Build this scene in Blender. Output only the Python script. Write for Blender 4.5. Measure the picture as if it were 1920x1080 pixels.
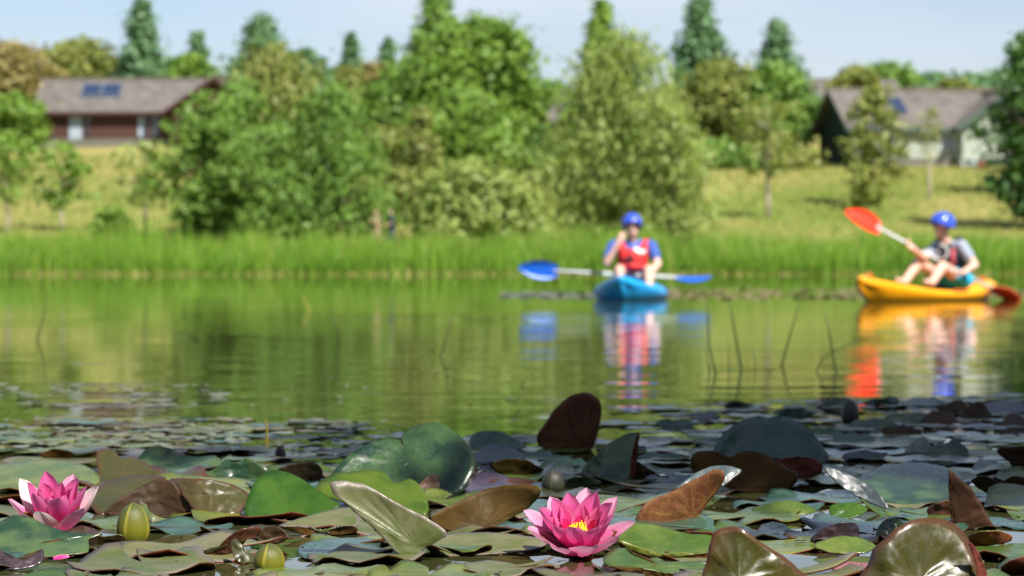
import bpy, bmesh, math, random
import numpy as np
from mathutils import Vector, Matrix, Euler, noise
from mathutils.bvhtree import BVHTree

for o in list(bpy.data.objects):
    bpy.data.objects.remove(o, do_unlink=True)
SC = bpy.context.scene
COL = SC.collection
rnd = random.Random(7)
R = math.radians

# ------------------------------------------------------------------ camera
F, H, YH = 5000.0, 0.4, 496.0          # focal length in photo pixels, eye height (m), horizon row
cam_d = bpy.data.cameras.new('camera')
cam = bpy.data.objects.new('camera', cam_d)
COL.objects.link(cam)
SC.camera = cam
cam.location = (0, 0, H)
cam.rotation_euler = (R(90), 0, 0)
cam_d.sensor_width = 36.0
cam_d.lens = F / 1920 * 36.0
cam_d.shift_y = -(540 - YH) / 1920
cam_d.clip_start = 0.05
cam_d.clip_end = 5000
cam_d.dof.use_dof = True
cam_d.dof.focus_distance = 3.75
cam_d.dof.aperture_fstop = 8.4
# ------------------------------------------------------------------ sky, sun, exposure
SUN_AZ, SUN_EL = R(146), R(48)          # azimuth from +Y towards +X
sun_dir = Vector((math.sin(SUN_AZ) * math.cos(SUN_EL), math.cos(SUN_AZ) * math.cos(SUN_EL), math.sin(SUN_EL)))
world = bpy.data.worlds.new('World')
SC.world = world
world.use_nodes = True
wt = world.node_tree
wt.nodes.clear()
w_out = wt.nodes.new('ShaderNodeOutputWorld')
w_bg = wt.nodes.new('ShaderNodeBackground')
w_sky = wt.nodes.new('ShaderNodeTexSky')
w_sky.sky_type = 'NISHITA'
w_sky.sun_disc = False
w_sky.sun_elevation = SUN_EL
w_sky.sun_rotation = SUN_AZ
w_sky.air_density = 1.0
w_sky.dust_density = 0.6
w_sky.ozone_density = 2.5
# thin high cloud drifting over the whole sky
w_tc = wt.nodes.new('ShaderNodeTexCoord')
w_map = wt.nodes.new('ShaderNodeMapping')
w_map.inputs['Scale'].default_value = (1.5, 1.5, 6.0)
w_no = wt.nodes.new('ShaderNodeTexNoise')
w_no.inputs['Scale'].default_value = 2.2
w_no.inputs['Detail'].default_value = 5
w_rmp = wt.nodes.new('ShaderNodeMapRange')
w_rmp.inputs[1].default_value = 0.4
w_rmp.inputs[2].default_value = 0.75
w_rmp.inputs[3].default_value = 0.0
w_rmp.inputs[4].default_value = 0.65
w_mix = wt.nodes.new('ShaderNodeMix')
w_mix.data_type = 'RGBA'
w_mix.inputs[7].default_value = (6.9, 7.4, 7.7, 1)
wt.links.new(w_tc.outputs['Generated'], w_map.inputs['Vector'])
wt.links.new(w_map.outputs[0], w_no.inputs['Vector'])
wt.links.new(w_no.outputs['Fac'], w_rmp.inputs[0])
wt.links.new(w_rmp.outputs[0], w_mix.inputs[0])
wt.links.new(w_sky.outputs[0], w_mix.inputs[6])
w_tint = wt.nodes.new('ShaderNodeMix')
w_tint.data_type = 'RGBA'; w_tint.blend_type = 'MULTIPLY'
w_tint.inputs[0].default_value = 1.0
w_tint.inputs[7].default_value = (1.02, 0.965, 1.02, 1)
wt.links.new(w_mix.outputs[2], w_tint.inputs[6])
wt.links.new(w_tint.outputs[2], w_bg.inputs['Color'])
wt.links.new(w_bg.outputs[0], w_out.inputs['Surface'])
w_bg.inputs['Strength'].default_value = 0.065
sun_l = bpy.data.lights.new('sun', 'SUN')
sun_l.energy = 5.0
sun_l.angle = R(0.5)
sun_l.color = (1.0, 0.95, 0.86)
sun_o = bpy.data.objects.new('sun', sun_l)
COL.objects.link(sun_o)
sun_o.location = (20, -25, 30)
sun_o.rotation_euler = sun_dir.to_track_quat('Z', 'Y').to_euler()
SC.view_settings.view_transform = 'Standard'
SC.view_settings.look = 'None'
SC.view_settings.gamma = 1.0
SC.view_settings.exposure = 0.95
SC.render.engine = 'CYCLES'
SC.cycles.use_denoising = True
SC.cycles.max_bounces = 8
SC.cycles.caustics_reflective = False
SC.cycles.caustics_refractive = False
SC.cycles.sample_clamp_indirect = 6.0

# ------------------------------------------------------------------ helpers
def P(px, py, Y):
    """point at distance Y that the photo shows at pixel px, py"""
    return Vector(((px - 960) / F * Y, Y, H - (py - YH) / F * Y))

def WP(px, py, z=0.0):
    Y = F * (H - z) / (py - YH)
    return Vector(((px - 960) / F * Y, Y, z))

def tag(o, label=None, cat=None, group=None, kind=None):
    if label: o['label'] = label
    if cat: o['category'] = cat
    if group: o['group'] = group
    if kind: o['kind'] = kind
    return o

def empty(name, loc=(0, 0, 0), rot=(0, 0, 0), parent=None):
    o = bpy.data.objects.new(name, None)
    o.empty_display_size = 0.1
    COL.objects.link(o)
    o.location = loc
    o.rotation_euler = rot
    if parent: o.parent = parent
    return o

def link(name, me, parent=None, loc=None):
    o = bpy.data.objects.new(name, me)
    COL.objects.link(o)
    if parent is not None: o.parent = parent
    if loc is not None: o.location = loc
    return o

def make_mesh(name, verts, faces, mats=(), midx=None, smooth=True, uvs=None, tint=None):
    me = bpy.data.meshes.new(name)
    me.from_pydata([tuple(v) for v in verts], [], [tuple(f) for f in faces])
    for m in (mats if isinstance(mats, (list, tuple)) else [mats]):
        me.materials.append(m)
    if midx is not None:
        me.polygons.foreach_set('material_index', np.asarray(midx, dtype=np.int32))
    me.polygons.foreach_set('use_smooth', np.full(len(me.polygons), bool(smooth)))
    if uvs is not None:
        uvs = np.asarray(uvs, dtype=np.float32)
        lv = np.zeros(len(me.loops), dtype=np.int32)
        me.loops.foreach_get('vertex_index', lv)
        lay = me.uv_layers.new(name='UVMap')
        lay.data.foreach_set('uv', uvs[lv].ravel())
    if tint is not None:
        a = me.attributes.new('tint', 'FLOAT', 'POINT')
        a.data.foreach_set('value', np.asarray(tint, dtype=np.float32))
    me.update()
    return me

def quads_mesh(name, V, nper, mats, tint=None, smooth=False):
    """fast mesh of many separate polygons, each of nper vertices in a row"""
    V = np.asarray(V, dtype=np.float32)
    nv = len(V); nf = nv // nper
    me = bpy.data.meshes.new(name)
    me.vertices.add(nv); me.loops.add(nv); me.polygons.add(nf)
    me.vertices.foreach_set('co', V.ravel())
    me.loops.foreach_set('vertex_index', np.arange(nv, dtype=np.int32))
    me.polygons.foreach_set('loop_start', np.arange(nf, dtype=np.int32) * nper)
    me.polygons.foreach_set('use_smooth', np.full(nf, smooth))
    me.materials.append(mats)
    if tint is not None:
        a = me.attributes.new('tint', 'FLOAT', 'POINT')
        a.data.foreach_set('value', np.asarray(tint, dtype=np.float32))
    me.update(calc_edges=True)
    me.validate()
    return me

class MB:
    """collects boxes, tubes and polygons into one mesh"""
    def __init__(s): s.v = []; s.f = []
    def add(s, vs, fs):
        n = len(s.v); s.v += [tuple(v) for v in vs]; s.f += [tuple(i + n for i in f) for f in fs]; return s
    def box(s, a, b):
        x0, y0, z0 = a; x1, y1, z1 = b
        return s.add([(x0,y0,z0),(x1,y0,z0),(x1,y1,z0),(x0,y1,z0),(x0,y0,z1),(x1,y0,z1),(x1,y1,z1),(x0,y1,z1)],
                     [(0,3,2,1),(4,5,6,7),(0,1,5,4),(1,2,6,5),(2,3,7,6),(3,0,4,7)])
    def prism(s, poly, d):
        n = len(poly); d = Vector(d)
        vs = [Vector(p) for p in poly]; vs += [p + d for p in vs]
        fs = [tuple(range(n)), tuple(reversed(range(n, 2*n)))]
        fs += [(i, i+n, (i+1) % n + n, (i+1) % n) for i in range(n)]
        return s.add(vs, fs)
    def tube(s, pts, rad, n=6, cap=True):
        pts = [Vector(p) for p in pts]
        if not hasattr(rad, '__len__'): rad = [rad] * len(pts)
        vs = []; fs = []
        for i, p in enumerate(pts):
            t = (pts[min(i+1, len(pts)-1)] - pts[max(i-1, 0)]).normalized()
            a = t.orthogonal().normalized() if i == 0 else (a - t * a.dot(t)).normalized()
            b = t.cross(a)
            for k in range(n):
                w = 2 * math.pi * k / n
                vs.append(p + (a * math.cos(w) + b * math.sin(w)) * rad[i])
        for i in range(len(pts) - 1):
            for k in range(n):
                fs.append((i*n + k, i*n + (k+1) % n, (i+1)*n + (k+1) % n, (i+1)*n + k))
        if cap:
            fs.append(tuple(reversed(range(n)))); fs.append(tuple(range((len(pts)-1)*n, len(pts)*n)))
        return s.add(vs, fs)
    def build(s, name, mat, parent=None, smooth=False, loc=None):
        return link(name, make_mesh(name, s.v, s.f, mat, smooth=smooth), parent, loc)

# ------------------------------------------------------------------ materials
def newmat(name):
    m = bpy.data.materials.new(name)
    m.use_nodes = True
    nt = m.node_tree
    nt.nodes.clear()
    out = nt.nodes.new('ShaderNodeOutputMaterial')
    return m, nt, out

def nd(nt, typ, **kw):
    n = nt.nodes.new(typ)
    for k, v in kw.items():
        if k.startswith('_'): setattr(n, k[1:], v)
        else: n.inputs[int(k[1:]) if k[0] == 'i' and k[1:].isdigit() else k.replace('__', ' ')].default_value = v
    return n

def math_n(nt, op, a, b=None, clamp=False):
    n = nt.nodes.new('ShaderNodeMath'); n.operation = op; n.use_clamp = clamp
    for i, x in enumerate((a, b)):
        if x is None: continue
        if isinstance(x, (int, float)): n.inputs[i].default_value = x
        else: nt.links.new(x, n.inputs[i])
    return n.outputs[0]

def mixc(nt, fac, a, b, mode='MIX'):
    n = nt.nodes.new('ShaderNodeMix'); n.data_type = 'RGBA'; n.blend_type = mode
    for i, x in ((0, fac), (6, a), (7, b)):
        if isinstance(x, (int, float)): n.inputs[i].default_value = x
        elif isinstance(x, tuple): n.inputs[i].default_value = x if len(x) == 4 else (*x, 1)
        else: nt.links.new(x, n.inputs[i])
    return n.outputs[2]

def ramp(nt, fac, lo, hi, a=0.0, b=1.0):
    n = nt.nodes.new('ShaderNodeMapRange')
    n.interpolation_type = 'SMOOTHSTEP'
    nt.links.new(fac, n.inputs[0])
    n.inputs[1].default_value = lo; n.inputs[2].default_value = hi
    n.inputs[3].default_value = a; n.inputs[4].default_value = b
    return n.outputs[0]

def noise_n(nt, scale, detail=3.0, vec=None, rough=0.55):
    n = nt.nodes.new('ShaderNodeTexNoise')
    n.inputs['Scale'].default_value = scale; n.inputs['Detail'].default_value = detail
    n.inputs['Roughness'].default_value = rough
    if vec is not None: nt.links.new(vec, n.inputs['Vector'])
    return n.outputs['Fac']

def simple(name, col, rough=0.5, var=0.15, scale=8.0, spec=0.5, metal=0.0, bump=0.0, coat=0.0):
    m, nt, out = newmat(name)
    p = nt.nodes.new('ShaderNodeBsdfPrincipled')
    tc = nt.nodes.new('ShaderNodeTexCoord')
    f = noise_n(nt, scale, 4, tc.outputs['Object'])
    c = mixc(nt, f, tuple(x * (1 - var) for x in col), tuple(min(1, x * (1 + var)) for x in col))
    nt.links.new(c, p.inputs['Base Color'])
    p.inputs['Roughness'].default_value = rough
    p.inputs['Specular IOR Level'].default_value = spec
    p.inputs['Metallic'].default_value = metal
    p.inputs['Coat Weight'].default_value = coat
    if bump:
        b = nt.nodes.new('ShaderNodeBump'); b.inputs['Distance'].default_value = bump
        nt.links.new(f, b.inputs['Height']); nt.links.new(b.outputs[0], p.inputs['Normal'])
    nt.links.new(p.outputs[0], out.inputs[0])
    return m

def foliage(name, dark, light, trans=0.35, rough=0.5):
    """leaf material; the tint attribute shifts single leaves between two leaf colours"""
    m, nt, out = newmat(name)
    at = nt.nodes.new('ShaderNodeAttribute'); at.attribute_name = 'tint'
    c = mixc(nt, at.outputs['Fac'], dark, light)
    p = nt.nodes.new('ShaderNodeBsdfPrincipled')
    nt.links.new(c, p.inputs['Base Color'])
    p.inputs['Roughness'].default_value = rough
    p.inputs['Specular IOR Level'].default_value = 0.35
    tr = nt.nodes.new('ShaderNodeBsdfTranslucent')
    tcol = mixc(nt, 1.0, c, (1.25, 1.3, 0.55, 1), 'MULTIPLY')
    nt.links.new(tcol, tr.inputs['Color'])
    ms = nt.nodes.new('ShaderNodeMixShader'); ms.inputs[0].default_value = trans
    nt.links.new(p.outputs[0], ms.inputs[1]); nt.links.new(tr.outputs[0], ms.inputs[2])
    nt.links.new(ms.outputs[0], out.inputs[0])
    return m

def leaf_mat(name, ca, cb, vein, rough=0.3, veins=24, vein_amt=0.5, trans=0.12, net=0.0, spots=0.5, edge=None, coat=0.0, spec=0.5):
    """lily leaf skin: blotches, radial veins from the stalk, specks, optional coloured margin. UV = (angle, radius)"""
    m, nt, out = newmat(name)
    uv = nt.nodes.new('ShaderNodeUVMap'); uv.uv_map = 'UVMap'
    sp = nt.nodes.new('ShaderNodeSeparateXYZ'); nt.links.new(uv.outputs[0], sp.inputs[0])
    tc = nt.nodes.new('ShaderNodeTexCoord'); oi = nt.nodes.new('ShaderNodeObjectInfo')
    geo = nt.nodes.new('ShaderNodeNewGeometry')
    n1 = noise_n(nt, 17.0, 5, geo.outputs['Position'])
    n2 = noise_n(nt, 150.0, 5, geo.outputs['Position'], 0.65)
    base = mixc(nt, ramp(nt, n1, 0.38, 0.62), ca, cb)
    # single leaves differ
    hsv = nt.nodes.new('ShaderNodeHueSaturation')
    nt.links.new(base, hsv.inputs['Color'])
    nt.links.new(math_n(nt, 'ADD', math_n(nt, 'MULTIPLY', oi.outputs['Random'], 0.07), 0.455), hsv.inputs['Hue'])
    nt.links.new(math_n(nt, 'ADD', math_n(nt, 'MULTIPLY', oi.outputs['Random'], -0.55), 1.25), hsv.inputs['Value'])
    c = hsv.outputs[0]
    fr = math_n(nt, 'FRACT', math_n(nt, 'ADD', math_n(nt, 'MULTIPLY', sp.outputs[0], float(veins)), math_n(nt, 'MULTIPLY', n1, 0.7)))
    d = math_n(nt, 'MULTIPLY', math_n(nt, 'ABSOLUTE', math_n(nt, 'SUBTRACT', fr, 0.5)), math_n(nt, 'ADD', sp.outputs[1], 0.12))
    v = math_n(nt, 'MULTIPLY', ramp(nt, d, 0.015, 0.05, 1.0, 0.0), ramp(nt, sp.outputs[1], 0.55, 0.95, 1.0, 0.15))
    hgt = v
    if net:
        vo = nt.nodes.new('ShaderNodeTexVoronoi'); vo.feature = 'DISTANCE_TO_EDGE'; vo.inputs['Scale'].default_value = 60
        nt.links.new(geo.outputs['Position'], vo.inputs['Vector'])
        v2 = math_n(nt, 'MULTIPLY', ramp(nt, vo.outputs['Distance'], 0.02, 0.07, 1.0, 0.0), net)
        v = math_n(nt, 'MAXIMUM', v, v2); hgt = v
    c = mixc(nt, math_n(nt, 'MULTIPLY', v, vein_amt), c, vein)
    if edge:
        c = mixc(nt, ramp(nt, math_n(nt, 'ADD', sp.outputs[1], math_n(nt, 'MULTIPLY', n1, 0.2)), 0.9, 1.12), c, edge)
    c = mixc(nt, math_n(nt, 'MULTIPLY', ramp(nt, n2, 0.59, 0.69), spots), c, (0.05, 0.03, 0.015))
    sc = noise_n(nt, 420.0, 2, geo.outputs['Position'])
    c = mixc(nt, math_n(nt, 'MULTIPLY', ramp(nt, sc, 0.7, 0.76), 0.5), c, (0.4, 0.36, 0.2))
    p = nt.nodes.new('ShaderNodeBsdfPrincipled')
    nt.links.new(c, p.inputs['Base Color'])
    nt.links.new(ramp(nt, n2, 0.35, 0.68, rough, rough + 0.20), p.inputs['Roughness'])
    p.inputs['Specular IOR Level'].default_value = spec
    p.inputs['Coat Weight'].default_value = coat
    p.inputs['Coat Roughness'].default_value = 0.1
    b = nt.nodes.new('ShaderNodeBump'); b.inputs['Distance'].default_value = 0.0005; b.inputs['Strength'].default_value = 0.5
    nt.links.new(math_n(nt, 'ADD', math_n(nt, 'ADD', math_n(nt, 'MULTIPLY', hgt, -0.10), n1), math_n(nt, 'MULTIPLY', n2, 0.28)), b.inputs['Height'])
    nt.links.new(b.outputs[0], p.inputs['Normal'])
    tr = nt.nodes.new('ShaderNodeBsdfTranslucent')
    nt.links.new(mixc(nt, 1.0, c, (1.8, 1.9, 0.6, 1), 'MULTIPLY'), tr.inputs['Color'])
    ms = nt.nodes.new('ShaderNodeMixShader'); ms.inputs[0].default_value = trans
    nt.links.new(p.outputs[0], ms.inputs[1]); nt.links.new(tr.outputs[0], ms.inputs[2])
    nt.links.new(ms.outputs[0], out.inputs[0])
    return m

LM = {
 'green':  leaf_mat('leaf_green', (0.05, 0.10, 0.012), (0.10, 0.145, 0.026), (0.16, 0.19, 0.05), 0.20, trans=0.12, vein_amt=0.3),
 'bright': leaf_mat('leaf_bright_green', (0.0252, 0.0936, 0.0058), (0.0540, 0.1368, 0.0101), (0.0936, 0.1584, 0.0216), 0.30, trans=0.4, vein_amt=0.3),
 'olive':  leaf_mat('leaf_olive', (0.0367, 0.0413, 0.0061), (0.0574, 0.0505, 0.0092), (0.0918, 0.0842, 0.0229), 0.24, trans=0.12, coat=0.25, vein_amt=0.3, edge=(0.075, 0.026, 0.01)),
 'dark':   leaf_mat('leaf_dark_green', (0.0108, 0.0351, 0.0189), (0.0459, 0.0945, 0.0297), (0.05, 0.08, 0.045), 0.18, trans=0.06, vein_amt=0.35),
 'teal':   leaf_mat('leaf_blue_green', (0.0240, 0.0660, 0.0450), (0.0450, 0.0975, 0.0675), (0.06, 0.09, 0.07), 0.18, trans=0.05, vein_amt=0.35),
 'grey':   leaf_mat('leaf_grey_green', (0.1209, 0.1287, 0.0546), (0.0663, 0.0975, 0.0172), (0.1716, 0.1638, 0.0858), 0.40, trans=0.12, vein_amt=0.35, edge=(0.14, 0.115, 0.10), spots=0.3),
 'purple': leaf_mat('leaf_purple', (0.022, 0.013, 0.022), (0.05, 0.03, 0.042), (0.09, 0.05, 0.05), 0.25, trans=0.04),
 'blue':   leaf_mat('leaf_slate', (0.0330, 0.0480, 0.0540), (0.0600, 0.0750, 0.0825), (0.06, 0.075, 0.08), 0.32, trans=0.03, vein_amt=0.3),
 'brown':  leaf_mat('leaf_under_brown', (0.0713, 0.0322, 0.0069), (0.1092, 0.0517, 0.0115), (0.1495, 0.0920, 0.0207), 0.55, vein_amt=0.3, trans=0.22, spots=0.4, spec=0.22),
 'maroon': leaf_mat('leaf_under_maroon', (0.105, 0.040, 0.018), (0.155, 0.066, 0.028), (0.2550, 0.1445, 0.0510), 0.55, vein_amt=0.45, trans=0.25, spots=0.4, veins=15, spec=0.22),
 'rust':   leaf_mat('leaf_under_rust', (0.125, 0.045, 0.017), (0.165, 0.068, 0.026), (0.24, 0.15, 0.03), 0.55, vein_amt=0.6, net=0.55, trans=0.15, veins=9, spots=0.3, spec=0.22),
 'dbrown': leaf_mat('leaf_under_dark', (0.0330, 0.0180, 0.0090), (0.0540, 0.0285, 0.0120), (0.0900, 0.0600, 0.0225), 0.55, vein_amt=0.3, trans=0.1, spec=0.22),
 'pink':   leaf_mat('leaf_pinkish', (0.19, 0.075, 0.06), (0.24, 0.11, 0.085), (0.28, 0.16, 0.12), 0.4, trans=0.1),
}

# ------------------------------------------------------------------ ground, water
def sstep(a, b, x):
    t = min(1.0, max(0.0, (x - a) / (b - a))); return t * t * (3 - 2 * t)

def shore(X):
    return 106.0 + 0.9 * math.sin(X * 0.11 + 0.6) + 0.5 * math.sin(X * 0.31)

def ground_z(X, Y):
    t = Y - shore(X)
    z = -0.9 + 1.1 * sstep(-3.0, 1.0, t)
    if t > 1.0:
        z = 0.2 + 0.0965 * (t - 1) if t < 118 else 0.2 + 0.0965 * 117 + 0.045 * (t - 118)
        if t > 500: z = 0.2 + 0.0965 * 117 + 0.045 * 382 + 0.004 * (t - 500)
        z += 0.25 * sstep(2, 15, t) * noise.noise((X * 0.09, Y * 0.07, 0))
    # side banks of the lake and the near bank with its grassy spur beside the camera
    s = max(sstep(34, 40, abs(X)), sstep(-0.5, -2.5, Y) if Y < 0 else 0.0)
    spur = sstep(3.3, 4.3, X + 0.3 * math.sin(Y)) * sstep(11, 8, Y)
    s = max(s, spur)
    if t < 1.0 and s > 0:
        zb = 0.25 if abs(X) < 34 else 0.25 + 0.05 * (abs(X) - 34)
        z = z + (zb - z) * s
    return z

def axis(segs):
    out = []
    for a, b, st in segs:
        n = max(1, round((b - a) / st)); out += [a + (b - a) * i / n for i in range(n)]
    return out + [segs[-1][1]]

gx = axis([(-2500, -400, 150), (-400, -60, 20), (-60, -30, 3), (-30, 30, 1.0), (30, 60, 3), (60, 400, 20), (400, 2500, 150)])
gy = axis([(-1500, -100, 100), (-100, -10, 10), (-10, 14, 0.8), (14, 100, 6), (100, 112, 0.75), (112, 240, 2.0), (240, 700, 20), (700, 3500, 140)])
gv = [(x, y, ground_z(x, y)) for y in gy for x in gx]
nx = len(gx)
gf = [(j*nx + i, j*nx + i + 1, (j+1)*nx + i + 1, (j+1)*nx + i) for j in range(len(gy) - 1) for i in range(nx - 1)]
m_ground, nt, out = newmat('meadow')
geo = nt.nodes.new('ShaderNodeNewGeometry')
mp = nt.nodes.new('ShaderNodeMapping'); mp.inputs['Scale'].default_value = (1.0, 0.45, 1.0)
nt.links.new(geo.outputs['Position'], mp.inputs['Vector'])
na = noise_n(nt, 0.12, 5, mp.outputs[0]); nb = noise_n(nt, 1.3, 4, mp.outputs[0]); nc = noise_n(nt, 9.0, 3, geo.outputs['Position'])
spz = nt.nodes.new('ShaderNodeSeparateXYZ'); nt.links.new(geo.outputs['Position'], spz.inputs[0])
dry = math_n(nt, 'ADD', ramp(nt, na, 0.42, 0.66), math_n(nt, 'MULTIPLY', ramp(nt, nb, 0.45, 0.7), 0.3), True)
hi_dry = math_n(nt, 'MULTIPLY', ramp(nt, spz.outputs[2], 4.2, 6.0), 0.45)     # mown, drier slope below the cabins
dry = math_n(nt, 'ADD', dry, hi_dry, True)
c = mixc(nt, dry, (0.13, 0.19, 0.03), (0.34, 0.285, 0.105))
c = mixc(nt, math_n(nt, 'MULTIPLY', nc, 0.5), c, (0.15, 0.19, 0.035))
c = mixc(nt, ramp(nt, spz.outputs[2], 0.02, 0.16), (0.035, 0.028, 0.018), c)      # mud under and at the waterline
p = nt.nodes.new('ShaderNodeBsdfPrincipled'); p.inputs['Roughness'].default_value = 0.9
p.inputs['Specular IOR Level'].default_value = 0.1
nt.links.new(c, p.inputs['Base Color'])
bp = nt.nodes.new('ShaderNodeBump'); bp.inputs['Distance'].default_value = 0.12
nt.links.new(nc, bp.inputs['Height']); nt.links.new(bp.outputs[0], p.inputs['Normal'])
nt.links.new(p.outputs[0], out.inputs[0])
ground = link('ground', make_mesh('ground', gv, gf, m_ground))
tag(ground, kind='structure')

m_water, nt, out = newmat('lake_water')
geo = nt.nodes.new('ShaderNodeNewGeometry')
p = nt.nodes.new('ShaderNodeBsdfPrincipled')
p.inputs['Base Color'].default_value = (0.042, 0.046, 0.016, 1)
p.inputs['Roughness'].default_value = 0.02
p.inputs['IOR'].default_value = 1.333
p.inputs['Specular IOR Level'].default_value = 0.5
mp = nt.nodes.new('ShaderNodeMapping'); mp.inputs['Scale'].default_value = (0.42, 1.5, 1.0); mp.inputs['Rotation'].default_value = (0, 0, R(4))
nt.links.new(geo.outputs['Position'], mp.inputs['Vector'])
r1 = noise_n(nt, 1.7, 1, mp.outputs[0]); r2 = noise_n(nt, 6.5, 3, mp.outputs[0]); r3 = noise_n(nt, 0.22, 2, geo.outputs['Position'])
patch = ramp(nt, r3, 0.36, 0.62, 0.35, 1.15)                                # calmer and livelier patches
hh = math_n(nt, 'MULTIPLY', math_n(nt, 'ADD', math_n(nt, 'MULTIPLY', r1, 1.0), math_n(nt, 'MULTIPLY', r2, 0.12)), patch)
spw = nt.nodes.new('ShaderNodeSeparateXYZ'); nt.links.new(geo.outputs['Position'], spw.inputs[0])
hh = math_n(nt, 'MULTIPLY', hh, ramp(nt, spw.outputs[1], 10.0, 50.0, 1.4, 0.5))     # the far side lies in the lee of the bank
bp = nt.nodes.new('ShaderNodeBump'); bp.inputs['Distance'].default_value = 0.0036; bp.inputs['Strength'].default_value = 1.0
nt.links.new(hh, bp.inputs['Height']); nt.links.new(bp.outputs[0], p.inputs['Normal'])
nt.links.new(p.outputs[0], out.inputs[0])
wx = axis([(-60, -8, 8), (-8, 8, 2), (8, 60, 8)]); wy = axis([(-3, 110, 4)])
wv = [(x, y, 0.0) for y in wy for x in wx]; nx = len(wx)
wf = [(j*nx + i, j*nx + i + 1, (j+1)*nx + i + 1, (j+1)*nx + i) for j in range(len(wy) - 1) for i in range(nx - 1)]
water = link('water', make_mesh('water', wv, wf, m_water))
tag(water, kind='structure')

# ------------------------------------------------------------------ cabins
M = {
 'roof':   simple('weathered_shingle', (0.125, 0.113, 0.105), 0.9, 0.6, 1.3, 0.12, bump=0.05),
 'ridge':  simple('pale_ridge', (0.17, 0.155, 0.115), 0.9, 0.25, 3, 0.15),  # ridge cap paler and yellower than the slopes
 'redlog': simple('red_brown_log', (0.08, 0.040, 0.034), 0.75, 0.2, 3, 0.2),
 'redtrim':simple('dark_red_trim', (0.055, 0.024, 0.02), 0.7, 0.15, 3, 0.2),
 'pale':   simple('pale_sage_board', (0.36, 0.40, 0.35), 0.75, 0.12, 3, 0.2),
 'green':  simple('shaded_green_board', (0.02, 0.035, 0.03), 0.75, 0.2, 3, 0.2),  # green boards with the gable end's shade put into the colour
 'gtrim':  simple('dark_green_trim', (0.05, 0.09, 0.08), 0.6, 0.1, 3, 0.25),
 'brown':  simple('dark_brown_board', (0.035, 0.02, 0.016), 0.75, 0.2, 3, 0.2),
 'white':  simple('white_frame', (0.72, 0.74, 0.76), 0.5, 0.05, 3, 0.3),
 'glass':  simple('window_glass', (0.03, 0.04, 0.05), 0.04, 0.1, 3, 0.8),
 'blind':  simple('pale_blind', (0.30, 0.35, 0.42), 0.5, 0.05, 3, 0.3),
 'panel':  simple('solar_cell', (0.018, 0.032, 0.07), 0.3, 0.1, 3, 0.6),
 'alu':    simple('grey_metal', (0.4, 0.42, 0.45), 0.35, 0.05, 3, 0.5, metal=0.7),
 'plinth': simple('concrete_plinth', (0.13, 0.125, 0.105), 0.85, 0.15, 3, 0.2),
 'bark':   simple('bark', (0.10, 0.075, 0.05), 0.9, 0.3, 6, 0.1),
 'palebark': simple('pale_bark', (0.34, 0.30, 0.24), 0.8, 0.25, 5, 0.1),
}

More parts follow.
